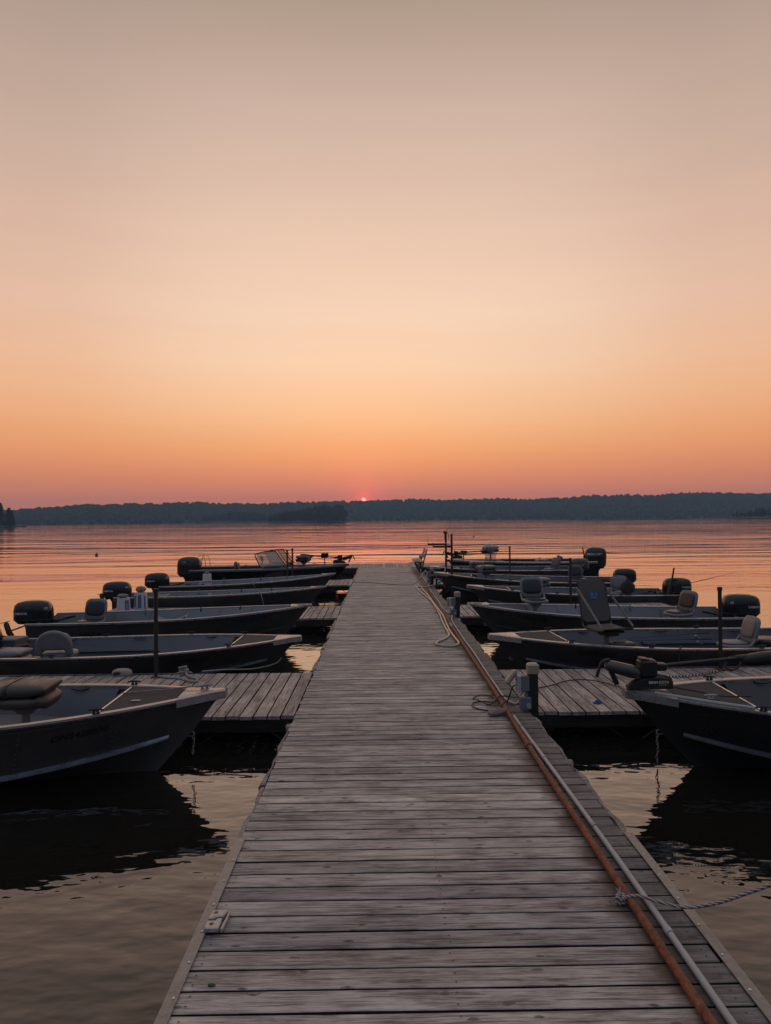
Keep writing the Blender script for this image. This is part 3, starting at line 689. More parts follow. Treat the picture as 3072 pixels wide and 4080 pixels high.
    if style == 'util':
        # bow plate with two lifting slots
        g_ = H.gun(.955); zt = gb+.022; out = MB()
        def ringpl(cx, rx_, ry_, w_):
            o = [Vector((cx+rx_*math.cos(2*PI*k/20), ry_*math.sin(2*PI*k/20), 0)) for k in range(20)]; i_ = [Vector((cx+(rx_-w_)*math.cos(2*PI*k/20), (ry_-w_)*math.sin(2*PI*k/20), 0)) for k in range(20)]
            for (u, v) in ((o, i_),):
                vs = [p+Vector((0, 0, zt)) for p in u]+[p+Vector((0, 0, zt)) for p in v]+[p+Vector((0, 0, zt-.022)) for p in u]+[p+Vector((0, 0, zt-.022)) for p in v]; fs = []
                for k in range(20):
                    m_ = (k+1) % 20; fs += [(k, m_, 20+m_, 20+k), (40+k, 60+k, 60+m_, 40+m_), (k, 40+k, 40+m_, m_), (20+k, 20+m_, 60+m_, 60+k)]
                out.add(vs, fs)
        ringpl(L-.085, .135, .075, .026); out.box((L-.05, 0, zt-.011), (.028, .13, .020)); out.prism([(L-.34, -H.gun(.93).y+.01), (L-.20, -.085), (L-.20, .085), (L-.34, H.gun(.93).y-.01)], 'z', gb-.035, gb+.008)
        out.build('bow_handle', 'cast_alu', root, smooth=40)
        for t in (.30, .58):
            p = H.inner(t, .32, 1); mb = MB(); mb.box((p.x, 0, .30), (.26, p.y*2-.01, .035), ch=.008); mb.box((p.x, 0, .19), (.22, p.y*1.7, .18)); mb.build('thwart', innerm, root)
    else:
        td = .80 if style == 'deep' else .62
        def deckpoly(t0, dz, inset=.05):
            ts = [t0 + (.985-t0)*k/7 for k in range(8)]; up = [(H.gun(t).x, max(H.gun(t).y-inset, .004), H.gun(t).z+dz) for t in ts]
            return up
        up = deckpoly(td, .004 if style == 'deep' else .012); n = len(up); mb = MB()
        vs = [Vector((x, -y_, z)) for x, y_, z in up] + [Vector((x, y_, z)) for x, y_, z in up] + [Vector((x, -y_, z-.03)) for x, y_, z in up] + [Vector((x, y_, z-.03)) for x, y_, z in up]
        fs = [(i, i+1, n+i+1, n+i) for i in range(n-1)] + [(0, n, 3*n, 2*n)] + [(2*n+i, 3*n+i, 3*n+i+1, 2*n+i+1) for i in range(n-1)]
        mb.add(vs, fs); mb.build('bow_deck', 'carpet', root, smooth=30)
        e = H.gun(td); mb = MB(); mb.box((e.x-.006, 0, e.z-.004), (.016, (e.y-.05)*2, .028)); mb.build('deck_edge', 'alu', root)
        # bow cap
        mb = MB(); ts = [.925, .955, .98, 1.0]; rg = []
        for t in ts:
            g_ = H.gun(t); rg.append([(g_.x+(.03 if t == 1 else 0), -g_.y-.034, g_.z-.055), (g_.x+(.03 if t == 1 else 0), -g_.y-.034, g_.z+.014), (g_.x+(.02 if t == 1 else 0), -g_.y*.8, g_.z+.026), (g_.x+(.02 if t == 1 else 0), g_.y*.8, g_.z+.026), (g_.x+(.03 if t == 1 else 0), g_.y+.034, g_.z+.014), (g_.x+(.03 if t == 1 else 0), g_.y+.034, g_.z-.055)])
        mb.rings(rg); mb.build('bow_cap', 'alu_rail' if style == 'deep' else 'black_plastic', root, smooth=25)
        # casting platform with a hatch
        t0, t1 = (.50, .80) if style == 'deep' else (.45, .64); zp = H.gun(.62).z-.26
        mb = MB(); ts = [t0 + (t1-t0)*k/6 for k in range(7)]; a_ = [H.inner(t, zp, -1) for t in ts]; b_ = [H.inner(t, zp, 1) for t in ts]
        mb.add(a_+b_, [(i, i+1, 8+i, 7+i) for i in range(6)]); p, q = H.inner(t0, zf, -1), H.inner(t0, zp, -1)
        mb.add([p, q, (q.x, -q.y, q.z), (p.x, -p.y, p.z)], [(0, 1, 2, 3)]); mb.build('casting_deck', 'floor_vinyl' if innerm != 'inner_dark' else 'carpet', root, smooth=20)
        hx = H.gun(.60).x; mb = MB()
        mb.box((hx, 0, zp+.004), (.50, .62, .008), ch=.003); o = mb.build('hatch', 'floor_vinyl' if innerm != 'inner_dark' else 'carpet', root)
        mb = MB(); mb.box((hx+.18, -.22*view, zp+.011), (.08, .035, .008), ch=.003); mb.build('latch', 'galv', o)
        # side ledges
        for sg in (-1, 1):
            mb = MB(); ts = [.08, .2, .32, .44, .5]; mb.rings([[H.inner(t, H.gun(t).z-.17, sg), H.inner(t, H.gun(t).z-.17, sg)+Vector((0, -sg*.06, 0)), H.inner(t, H.gun(t).z-.20, sg)+Vector((0, -sg*.06, 0)), H.inner(t, H.gun(t).z-.20, sg)] for t in ts]); mb.build('side_ledge', innerm, root)
        # cleats and grab handles on the gunwales
        for t in ((.30, .60, .80) if style == 'deep' else (.3, .7)):
            for sg in (-1, 1):
                g_ = H.gun(t); c = (g_.x, sg*(g_.y-.02), g_.z+.014); cleat(root, c, .13)
        for t in (.18, .42, .68):
            g_ = H.gun(t); sg = view; mb = MB(); y_ = sg*(g_.y-.068)
            mb.tube(spline([(g_.x-.09, y_, g_.z-.015), (g_.x-.06, y_-sg*.02, g_.z-.022), (g_.x, y_-sg*.025, g_.z-.03), (g_.x+.06, y_-sg*.02, g_.z-.022), (g_.x+.09, y_, g_.z-.015)], 3), .009, 6); mb.build('grab_handle', 'black_plastic', root)
    # bow eye
    z_ = .46*gb; ex = H.stemx(z_)+.004; mb = MB(); mb.tube([(ex-.02, 0, z_+.02)] + [(ex+.035*math.sin(k*PI/6), 0, z_+.022*math.cos(k*PI/6)) for k in range(7)] + [(ex-.02, 0, z_-.02)], .006, 6); mb.build('bow_eye', 'galv', root)
    return root, H
def cleat(parent, c, l, m='black_plastic', name='cleat', rz=0.):
    mb = MB(); x, y_, z = 0, 0, 0
    mb.tube([(-l/2, 0, .030), (-l*.3, 0, .034), (l*.3, 0, .034), (l/2, 0, .030)], [.005, .009, .009, .005], 7)
    for s_ in (-1, 1): mb.tube([(s_*l*.14, 0, 0), (s_*l*.12, 0, .034)], [.014, .008], 7)
    mb.box((0, 0, .003), (l*.45, .028, .006)); return mb.build(name, m, parent, loc=c, rot=(0, 0, rz))
def local(root, w):
    a = root.rotation_euler.z; v = Vector(w) - root.location; return Vector((math.cos(-a)*v.x-math.sin(-a)*v.y, math.sin(-a)*v.x+math.cos(-a)*v.y, v.z))

# ---- outboards
def cowl_rings(s, lx, ly, h, lean=.0):
    prof = [(0, .70, .78, .02), (.06, .93, .95, .0), (.16, 1.0, 1.0, -.005), (.55, .99, .975, -.01), (.78, .93, .90, -.015), (.90, .81, .78, -.005), (.97, .58, .55, .015), (1.0, .28, .27, .03)]
    return [sell(lx/2*a*s, ly/2*b*s, .58, 28, (cx*lx+lean*z)*s, 0, z*h*s) for z, a, b, cx in prof]
def outboard(root, H, matn, s=1., lx=.62, ly=.36, h=.37, texts=(), view=1, zt=None, steer=0., tiller=True, lean=0.):
    """outboard hung on the transom; local -x is aft"""
    zt = (H.gs-.05) if zt is None else zt
    o = node('outboard_motor', root, (-.07*s, 0, zt), steer); zc_ = .0
    mb = MB(); mb.rings([[(x-.06*s, y_, z+zc_) for x, y_, z in r_] for r_ in cowl_rings(s, lx, ly, h, lean)]); mb.build('cowl', matn, o, smooth=45)
    cr_ = cowl_rings(s, lx, ly, h, lean); mb = MB(); mb.rings([[(x*1.012-.06*s, y_*1.015, z+zc_+dz*s) for x, y_, z in cr_[2]] for dz in (-.012, -.002)], False); mb.build('cowl_seam', 'cowl_silver', o, smooth=45)
    mb = MB(); mb.rings([sell(.10*s, .06*s, .7, 14, -.08*s, 0, -.10*s), sell(.17*s, .10*s, .7, 14, -.07*s, 0, .0), sell(lx*.40*s, ly*.40*s, .65, 14, -.06*s, 0, zc_-.02*s), sell(lx*.455*s, ly*.46*s, .65, 14, -.06*s, 0, zc_+.012*s)]); mb.build('cowl_pan', 'black_plastic', o, smooth=45)
    mb = MB(); mb.rings([sell(.11*s, .06*s, .7, 12, -.08*s, 0, -.05*s), sell(.085*s, .035*s, .7, 12, -.09*s, 0, -.40*s), sell(.10*s, .03*s, .7, 12, -.10*s, 0, -.62*s)]); mb.build('leg', 'black_plastic', o)
    mb = MB(); mb.box((-.13*s, 0, -.44*s), (.30*s, .17*s, .012)); mb.tube([(.02*s, 0, -.60*s), (-.06*s, 0, -.60*s), (-.24*s, 0, -.60*s), (-.30*s, 0, -.60*s)], [.01*s, .045*s, .045*s, .02*s], 8)
    for k in range(3): mb.box((-.28*s, .07*s*math.cos(k*2.09), -.60*s+.07*s*math.sin(k*2.09)), (.02*s, .07*s, .12*s), Rx(k*120) @ Rz(25))
    mb.build('lower_unit', 'black_plastic', o)
    mb = MB(); mb.box((.06*s, .09*s, -.03*s), (.16*s, .03*s, .22*s), ch=.006); mb.box((.06*s, -.09*s, -.03*s), (.16*s, .03*s, .22*s), ch=.006); mb.cyl((.02*s, -.12*s, .05*s), (.02*s, .12*s, .05*s), .022*s); mb.build('clamp_bracket', 'black_plastic', o)
    if tiller:
        mb = MB(); a = zc_-.01*s; mb.tube(spline([(.16*s, .03, a), (.34*s, .05, a+.03*s), (.46*s, .06, a+.06*s)], 3), .022*s, 8); mb.tube([(.46*s, .06, a+.06*s), (.60*s, .07, a+.09*s)], [.027*s, .024*s], 9)
        mb.box((.26*s, .04, a+.01*s), (.14*s, .07*s, .05*s), Ry(-10), ch=.008); mb.build('tiller', 'black_plastic', o)
    pr = [(0, .70), (.06, .93), (.16, 1.0), (.55, .99), (.78, .93), (.9, .81), (.97, .58), (1, .28)]
    pry = [(0, .78), (.06, .95), (.16, 1.0), (.55, .975), (.78, .90), (.9, .78), (.97, .55), (1, .27)]
    def cy_(x, z):
        k = min(1, max(0, z/h)); a = lx/2*interp(pr, k); b = ly/2*interp(pry, k); q = min(.985, abs(x-lean*k)/a); return b*(1-q**(2/.58))**(.58/2)
    for txt, size, cx, cz, mt, shear in texts:
        vs, fs = glyphs(txt, size, .012, shear); mb = MB()
        mb.add([((cx+view*u)*s-.06*s, -view*(cy_(cx+view*u, cz+v)+.004)*s, (cz+v)*s+zc_) for u, v in vs], fs); mb.build('badge', mt, o, smooth=None)
    return o
def trim_stripes(o, s, lx, ly, h, view, zs, matn): pass

# ---- seats (local x = direction the sitter faces)
def ped_seat(root, w, rz, zdeck, kind, cm, top=None, sc_=1.):
    """w: world xy, zdeck: platform height; kind folded / upright / shell"""
    p = local(root, (w[0], w[1], 0)); p.z = zdeck
    o = node('seat', root, p, rz - root.rotation_euler.z); hs = (top - zdeck)
    if hs > .06:
        mb = MB(); mb.tube([(0, 0, 0), (0, 0, hs-.04), (0, 0, hs)], [.037, .037, .05], 12); mb.tube([(0, 0, 0), (0, 0, .012)], .09, 12); mb.build('pedestal', 'pedestal', o)
        mb = MB(); mb.rings([sell(.07, .06, .7, 12, 0, 0, hs-.07), sell(.13, .11, .7, 12, 0, 0, hs)]); mb.build('swivel', 'pedestal', o)
    if kind == 'folded':
        mb = MB(); mb.rings([sell(.20, .18, .6, 18, 0, 0, hs), sell(.235, .215, .5, 18, .01, 0, hs+.03), sell(.24, .22, .5, 18, .02, 0, hs+.075), sell(.225, .20, .55, 18, .02, 0, hs+.098)]); mb.pad((.205, 0, hs+.065), (.15, .42, .13), Ry(28), .62); mb.build('cushion', cm[0], o, smooth=50)
        mb = MB(); sec = ((-.24, .115, .075), (-.20, .10, .115), (-.06, .10, .13), (-.05, .098, .125), (.10, .10, .125), (.20, .118, .10), (.245, .145, .062), (.255, .165, .03))
        mb.rings([[(x, .215*math.copysign(abs(math.cos(a))**.45, math.cos(a)), hs+z0+h_/2+h_/2*math.copysign(abs(math.sin(a))**.6, math.sin(a))) for a in [2*PI*i_/18 for i_ in range(18)]] for x, z0, h_ in sec]); mb.build('backrest', cm[1], o, smooth=50)
        mb = MB(); mb.rings([[(x, .222*math.copysign(abs(math.cos(a))**.45, math.cos(a)), hs+.162+.074*math.copysign(abs(math.sin(a))**.6, math.sin(a))) for a in [2*PI*i_/18 for i_ in range(18)]] for x in (-.115, -.085)]); mb.build('strap', 'vinyl_dark', o, smooth=50)
        for y_ in (-.21, .21):
            mb = MB(); mb.box((-.20, y_, hs+.10), (.09, .02, .13), ch=.006); mb.build('hinge', 'moulded_grey', o)
    elif kind == 'upright':
        mb = MB(); mb.pad((0, 0, hs+.045), (.44, .44, .08), None, .55); mb.build('shell', cm[1], o, smooth=True)
        mb = MB(); mb.pad((.02, 0, hs+.088), (.36, .36, .05), None, .6); mb.build('cushion', cm[0], o, smooth=True)
        M = Ry(-14)
        mb = MB(); mb.pad((-.235, 0, hs+.27), (.06, .44, .40), M, .5); mb.build('backrest', cm[1], o, smooth=True)
        mb = MB(); mb.pad((-.205, 0, hs+.29), (.045, .36, .27), M, .5); mb.build('back_pad', cm[0], o, smooth=True)
        for y_ in (-.215, .215):
            mb = MB(); mb.tube(spline([(.02, y_, hs+.05), (-.12, y_, hs+.07), (-.20, y_, hs+.16)], 3), .018, 7); mb.build('arm', cm[1], o)
    elif kind == 'shell':
        mb = MB(); mb.pad((0, 0, hs+.06), (.46, .46, .12), None, .5); mb.build('cushion', cm[0], o, smooth=True)
        M = Ry(-8)
        n_ = 14; poly = [(.25*math.cos(PI*k/n_), .16+.22*math.sin(PI*k/n_)) for k in range(n_+1)] + [(-.26, .02), (-.16, .02), (-.15, .10), (.15, .10), (.16, .02), (.26, .02)]
        mb = MB(); mb.prism(poly, 'x', -.035, .035, Matrix.Translation((-.22, 0, hs+.06)) @ M); b = mb.build('backrest', cm[1], o, smooth=30)
        md = b.modifiers.new('bevel', 'BEVEL'); md.width = .03; md.segments = 3; md.limit_method = 'ANGLE'
        mb = MB(); mb.pad((-.175, 0, hs+.27), (.07, .42, .26), M, .6); mb.build('back_pad', cm[0], o, smooth=True)
    return o

GL, GR = 'fishing boats moored along the left side', 'fishing boats moored along the right side'
BOATS = {}
def boat(key, *a):
    r_, H = make_boat(*a); BOATS[key] = (r_, H); return r_, H
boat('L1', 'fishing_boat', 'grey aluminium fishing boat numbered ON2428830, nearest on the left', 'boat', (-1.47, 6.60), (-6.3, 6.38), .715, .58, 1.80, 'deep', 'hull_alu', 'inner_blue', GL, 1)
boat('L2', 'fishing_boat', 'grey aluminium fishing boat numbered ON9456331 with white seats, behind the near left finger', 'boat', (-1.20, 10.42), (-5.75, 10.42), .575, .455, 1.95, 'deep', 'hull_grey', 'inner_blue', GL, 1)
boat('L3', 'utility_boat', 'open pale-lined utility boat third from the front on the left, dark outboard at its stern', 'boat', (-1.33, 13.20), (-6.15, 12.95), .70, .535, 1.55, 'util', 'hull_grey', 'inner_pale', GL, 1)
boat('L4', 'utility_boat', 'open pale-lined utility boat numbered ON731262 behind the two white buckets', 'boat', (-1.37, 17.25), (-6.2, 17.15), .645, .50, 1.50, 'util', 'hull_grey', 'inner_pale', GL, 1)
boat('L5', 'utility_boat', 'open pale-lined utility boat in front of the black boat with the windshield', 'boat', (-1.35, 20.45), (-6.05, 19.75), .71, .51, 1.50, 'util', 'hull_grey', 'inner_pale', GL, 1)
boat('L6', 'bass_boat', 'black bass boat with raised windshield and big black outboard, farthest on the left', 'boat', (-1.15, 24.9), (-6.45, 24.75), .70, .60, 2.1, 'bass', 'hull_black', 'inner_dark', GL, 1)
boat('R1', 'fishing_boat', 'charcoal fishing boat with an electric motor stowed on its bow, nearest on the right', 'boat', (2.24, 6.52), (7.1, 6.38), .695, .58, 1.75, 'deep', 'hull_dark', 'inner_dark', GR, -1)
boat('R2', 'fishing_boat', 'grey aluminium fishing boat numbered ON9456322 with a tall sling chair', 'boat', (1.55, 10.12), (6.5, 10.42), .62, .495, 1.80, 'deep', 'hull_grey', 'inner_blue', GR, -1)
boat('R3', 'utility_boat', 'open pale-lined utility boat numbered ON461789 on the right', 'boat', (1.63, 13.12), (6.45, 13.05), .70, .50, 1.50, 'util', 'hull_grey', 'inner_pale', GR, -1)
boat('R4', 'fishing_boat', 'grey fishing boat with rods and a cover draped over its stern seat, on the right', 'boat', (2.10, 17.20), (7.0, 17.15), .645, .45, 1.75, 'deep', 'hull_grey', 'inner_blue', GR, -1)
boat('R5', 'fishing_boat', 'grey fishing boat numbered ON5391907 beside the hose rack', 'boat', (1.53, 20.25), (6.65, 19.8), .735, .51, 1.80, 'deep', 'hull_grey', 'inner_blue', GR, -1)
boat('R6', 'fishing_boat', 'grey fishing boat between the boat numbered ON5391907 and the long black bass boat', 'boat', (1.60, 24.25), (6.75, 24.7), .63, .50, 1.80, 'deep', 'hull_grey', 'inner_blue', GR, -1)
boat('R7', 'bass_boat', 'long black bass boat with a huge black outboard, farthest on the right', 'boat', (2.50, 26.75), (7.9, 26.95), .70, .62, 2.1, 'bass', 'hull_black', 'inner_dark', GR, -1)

# registration numbers and lettering on the near sides
def num(key, txt, size, tc_, kc, matn='number_print', slope=0., shear=0.):
    r_, H = BOATS[key]; v = 1 if key[0] == 'L' else -1
    o = lettering('registration_number', H, r_, txt, size, tc_, kc, -v, v, matn, .02, shear, slope=slope); return o
num('L1', 'ON2428830', .062, .785, .66, slope=.05); num('L2', 'ON9456331', .072, .705, .66, slope=.02); num('L3', 'ON1407286', .085, .80, .74, 'blue_number', .03); num('L4', 'ON731262', .095, .79, .72, 'blue_number', .02); num('L5', 'ON1407285', .085, .80, .72, 'blue_number', .02)
num('R2', 'ON9456322', .072, .745, .70, slope=-.01); num('R3', 'ON461789', .08, .79, .70); num('R5', 'ON5391907', .085, .83, .72); num('R6', 'ON81765', .09, .84, .70)
r_, H = BOATS['L3']; lettering('maker_lettering', H, r_, 'ALUMARINE', .10, .22, .60, -1, 1, 'number_print', .02)
r_, H = BOATS['R3']; lettering('maker_lettering', H, r_, 'ALUMARINE', .10, .22, .62, 1, -1, 'number_print', .02)
r_, H = BOATS['R1']
o = lettering('faint_lettering', H, r_, 'IL 4873 KW', .085, .80, .70, 1, -1, 'red_faint', .015) if False else None
mb = MB(); p = [H.side(.615+dx/H.L, .74+dz/.45, 1, .003) for dx, dz in ((.035, -.04), (-.035, -.045), (-.035, .035), (.035, .04))]; mb.add(p, [(0, 1, 2, 3)]); stk = mb.build('decal', 'sticker_white', r_, smooth=None); stk['label'] = 'small square registration sticker'
vs, fs = glyphs('25', .022, .02); mb = MB(); mb.add([H.side(.615+(-(u+.006))/H.L, .74+(v-.02)/.45, 1, .005) for u, v in vs], fs); mb.build('decal_number', 'number_print', stk, smooth=None)
mb = MB(); mb.add([H.side(.615+u/H.L, .74+v/.45, 1, .0045) for u, v in ((.012, -.03), (-.016, -.034), (-.02, .0), (-.016, .028), (.014, .03), (.02, .006))], [(0, 1, 2, 3, 4, 5)]); mb.build('decal_shape', 'blue_number', stk, smooth=None)

# ---- motors, seats and fittings of each boat
YT = (('YAMAHA', .042, -.17, .165, 'white_print', 0.), ('25', .036, .24, .245, 'white_print', .2))
for key, v in (('L3', 1), ('L4', 1), ('L5', 1)):
    r_, H = BOATS[key]; outboard(r_, H, 'cowl_grey', 1.06, texts=YT, view=1, steer=.05)
YR = (('YAMAHA', .042, -.18, .165, 'white_print', 0.), ('25', .04, .20, .24, 'white_print', .2))
for key in ('R3', 'R4'):
    r_, H = BOATS[key]; outboard(r_, H, 'cowl_grey', 1.06, texts=YR, view=-1, steer=-.05)
r_, H = BOATS['R5']; outboard(r_, H, 'cowl_grey', 1.0, view=-1, tiller=True)
r_, H = BOATS['R6']; outboard(r_, H, 'cowl_silver', 1.05, texts=(('115', .045, -.05, .15, 'white_print', .2),), view=-1, tiller=False)
for key in ('L1', 'L2', 'R1', 'R2'):
    r_, H = BOATS[key]; outboard(r_, H, 'cowl_grey', 1.06, view=1 if key[0] == 'L' else -1)
r_, H = BOATS['L6']; outboard(r_, H, 'black_gloss', 1.42, lx=.58, ly=.36, h=.47, view=1, zt=.36, tiller=False, texts=(('PRO', .052, -.10, .30, 'red_print', .35), ('XS', .075, .09, .285, 'number_print', .3), ('OPTIMAX', .020, -.10, .345, 'white_print', .2)))
r_, H = BOATS['R7']; outboard(r_, H, 'black_gloss', 1.45, lx=.58, ly=.36, h=.54, view=-1, zt=.34, tiller=False, lean=-.04, texts=(('MERCURY', .062, .03, .36, 'white_print', .2),))
def kicker(key, dx, dy, z):
    """small electric motor tipped up behind the transom"""
    r_, H = BOATS[key]; o = node('tipped_motor', r_, (dx, dy, z)); s_ = 1
    mb = MB(); mb.tube([(.34, 0, .10), (.0, 0, -.02)], .014, 7); mb.build('shaft', 'rust', o)
    mb = MB(); mb.tube([(.03, 0, -.12), (-.02, 0, -.05), (-.07, 0, .10), (-.08, 0, .13)], [.045, .05, .045, .03], 9); mb.box((-.09, 0, .135), (.16, .02, .012), Ry(-14)); mb.prism([(.05, -.13), (-.20, -.08), (-.10, -.14), (.03, -.17)], 'y', -.01, .01); mb.build('pod', 'black_plastic', o)
kicker('L3', -.40, -.35, .40); kicker('L4', -.42, -.1, .42)

# seats
TAN, WHT, NVY = ('vinyl_dark', 'vinyl_tan'), ('vinyl_white', 'vinyl_white'), ('vinyl_navy', 'moulded_grey')
def zplat(key): return BOATS[key][1].gun(.62).z - .26
def seat(key, xy, rz, kind, cm, top, zd=None, label=None):
    o = ped_seat(BOATS[key][0], xy, rz, zplat(key) if zd is None else zd, kind, cm, top)
    if label: o['label'] = label
    return o
seat('L1', (-3.33, 6.68), .06, 'folded', ('vinyl_tan', 'vinyl_tan'), .585, label='tan folded swivel seat on a white pedestal')
seat('L2', (-4.62, 10.25), PI/2+.1, 'shell', WHT, .33, .12, 'round-backed white seat facing away')
seat('L2', (-5.33, 10.2), 0, 'folded', WHT, .26, .12, 'white folded seat near the stern')
seat('L3', (-5.30, 12.95), -PI/2-.15, 'upright', NVY, .40, .12, 'navy padded seat beside the outboard')
seat('R3', (2.84, 13.12), -PI/2+.08, 'upright', NVY, .70, .12, 'navy padded seat raised in the bow')
seat('R3', (5.45, 13.05), PI+.35, 'upright', ('vinyl_dark', 'moulded_grey'), .44, .12, 'grey moulded seat near the stern')
seat('R2', (5.12, 10.30), PI, 'upright', WHT, .36, .14, 'white high-backed seat near the stern')
seat('R2', (5.75, 10.50), PI*.9, 'shell', ('vinyl_navy', 'vinyl_white'), .36, .14, 'white and navy seat at the stern')
seat('R4', (3.80, 17.25), .1, 'folded', ('vinyl_grey', 'vinyl_white'), .60, label='pale folded swivel seat')
seat('R5', (2.97, 20.1), .15, 'folded', ('vinyl_tan', 'vinyl_grey'), .72, label='pale folded swivel seat in the bow')
seat('R6', (3.28, 24.4), -.1, 'folded', ('vinyl_grey', 'vinyl_grey'), .56, label='pale folded swivel seat in the bow')
seat('R5', (5.55, 19.95), -PI/2+.15, 'upright', ('vinyl_navy', 'vinyl_grey'), .45, .14, 'grey seat with a navy stripe')
seat('R4', (5.86, 17.25), -PI/2, 'upright', ('vinyl_white', 'vinyl_white'), .36, .14, 'white seat under a black cover')
seat('R6', (5.87, 24.6), PI+.5, 'upright', ('vinyl_grey', 'vinyl_grey'), .40, .14, 'small grey seat')
seat('R7', (6.1, 26.9), 0, 'folded', ('vinyl_grey', 'vinyl_grey'), .46, .24, 'low grey folded seat')
seat('R7', (7.0, 26.9), 0, 'shell', ('vinyl_dark', 'vinyl_grey'), .40, .24, 'dark rounded helm seat')
seat('L6', (-2.70, 24.9), PI, 'folded', ('vinyl_dark', 'vinyl_grey'), .80, label='dark folded swivel seat in the bow')
seat('L6', (-4.75, 24.6), 0, 'shell', ('vinyl_grey', 'vinyl_grey'), .42, .24, 'grey helm seat behind the windshield')
# black garment thrown over a stern seat
r_, H = BOATS['R4']; p = local(r_, (5.95, 17.02, 0)); mb = MB(); rg = []
for k in range(9):
    a = k/8; rg.append([(p.x+.03+.19*math.sin(PI*a)*math.cos(b_)*1.0 + .02*math.sin(5*b_), p.y-.05+.10*math.sin(b_)*(1-.3*a), .36+.42*a+.015*math.sin(3*b_+k)) for b_ in [2*PI*i_/12 for i_ in range(12)]])
mb.rings(rg); mb.build('seat_cover', 'net_cloth', r_, smooth=True)
# plastic bag pulled over a tall bow seat
r_, H = BOATS['R7']; o = ped_seat(r_, (4.15, 26.9), .3, .50, 'folded', ('vinyl_navy', 'vinyl_grey'), .98); o['label'] = 'tall bow seat wrapped in a clear plastic bag'
mb = MB(); rg = []
for k, (z, a, b_) in enumerate(((-.02, .24, .22), (.2, .20, .18), (.42, .22, .2), (.55, .29, .25), (.66, .31, .26), (.74, .24, .2), (.80, .08, .06))):
    rg.append([(a*math.cos(q)*(1+.10*math.sin(4*q+k)), b_*math.sin(q)*(1+.10*math.cos(5*q+k)), z) for q in [2*PI*i_/18 for i_ in range(18)]])
mb.rings(rg); mb.build('plastic_bag', 'clear_bag', o, smooth=True)

# sling chair in the bow of ON9456322
r_, H = BOATS['R2']; p = local(r_, (3.25, 10.28, 0)); o = node('sling_chair', r_, (p.x, p.y, zplat('R2')), -PI/2 + .33 - r_.rotation_euler.z); o['label'] = 'tall grey fabric sling chair with a small blue emblem'
zb = .66 - zplat('R2')
mb = MB(); mb.tube([(0, 0, 0), (0, 0, zb-.06), (0, 0, zb-.02)], [.04, .04, .055], 12); mb.build('pedestal', 'pedestal', o)
mb = MB(); mb.box((0, 0, zb-.02), (.40, .34, .035), ch=.01); mb.box((.05, 0, zb-.055), (.24, .2, .05), ch=.01); mb.build('seat_plate', 'black_plastic', o)
bt = Vector((-.36, 0, zb+.66)); bb = Vector((-.20, 0, zb+.06)); fr = Vector((.28, 0, zb+.06))
for s_ in (-1, 1):
    y_ = s_*.245; mb = MB(); mb.tube(spline([(fr.x, y_, fr.z-.03), (.05, y_, zb-.0), (bb.x, y_, bb.z-.03), (-.25, y_, zb+.2), (bt.x, y_*.93, bt.z)], 4), .013, 8); mb.build('frame_tube', 'black_plastic', o)
    mb = MB(); a1 = Vector((bt.x+.03, s_*.25, bt.z-.10)); a2 = Vector((fr.x-.02, s_*.265, fr.z)); u = Vector((0, s_*.004, 0)); q = (a2-a1).normalized().cross(Vector((0, 1, 0)))*.018
    mb.rings([[a1+q-u, a1-q-u, a1-q+u, a1+q+u], [a2+q-u, a2-q-u, a2-q+u, a2+q+u]]); mb.build('strap', 'strap_cloth', o)
mb = MB(); prof = [(-.37, zb+.69, .15), (-.36, zb+.68, .19), (-.335, zb+.60, .245), (-.30, zb+.44, .25), (-.26, zb+.28, .25), (-.225, zb+.14, .24), (-.205, zb+.09, .19)]
mb.rings([[Vector((x, -w_, z)), Vector((x, w_, z)), Vector((x-.012, w_, z)), Vector((x-.012, -w_, z))] for x, z, w_ in prof]); mb.build('back_sling', 'sling_cloth', o, smooth=30)
mb = MB(); prof = [(-.17, zb+.05, .2), (-.12, zb+.035, .25), (.05, zb+.02, .25), (.2, zb+.03, .25), (.29, zb+.055, .25)]
mb.rings([[Vector((x, -w_, z)), Vector((x, w_, z)), Vector((x, w_, z-.012)), Vector((x, -w_, z-.012))] for x, z, w_ in prof]); mb.build('seat_sling', 'sling_cloth', o, smooth=30)
def onback(u, v): # emblem on the front face of the sling
    z = zb+.47+v; x = interp([(zb+.28, -.26), (zb+.44, -.30), (zb+.60, -.335)], z); return (x+.006, u, z)
for nm, mt, poly in (('emblem', 'logo_blue', [(.075, -.045), (.09, .0), (.07, .045), (.02, .055), (-.05, .05), (-.085, .01), (-.08, -.03), (-.05, -.06), (.04, -.06)]),
                     ('emblem_sail', 'logo_pale', [(-.02, -.01), (.03, .05), (.05, -.01)]), ('emblem_sail', 'logo_pale', [(-.075, -.01), (-.045, .045), (-.03, -.01)]), ('emblem_wave', 'logo_pale', [(.055, -.055), (-.06, -.055), (-.045, -.035), (.06, -.035)])):
    mb = MB(); mb.add([Vector(onback(-a_, b_)) + Vector((.001*(1 + (nm != 'emblem')*2), 0, 0)) for a_, b_ in poly], [tuple(range(len(poly)))]); mb.build(nm, mt, o, smooth=None)

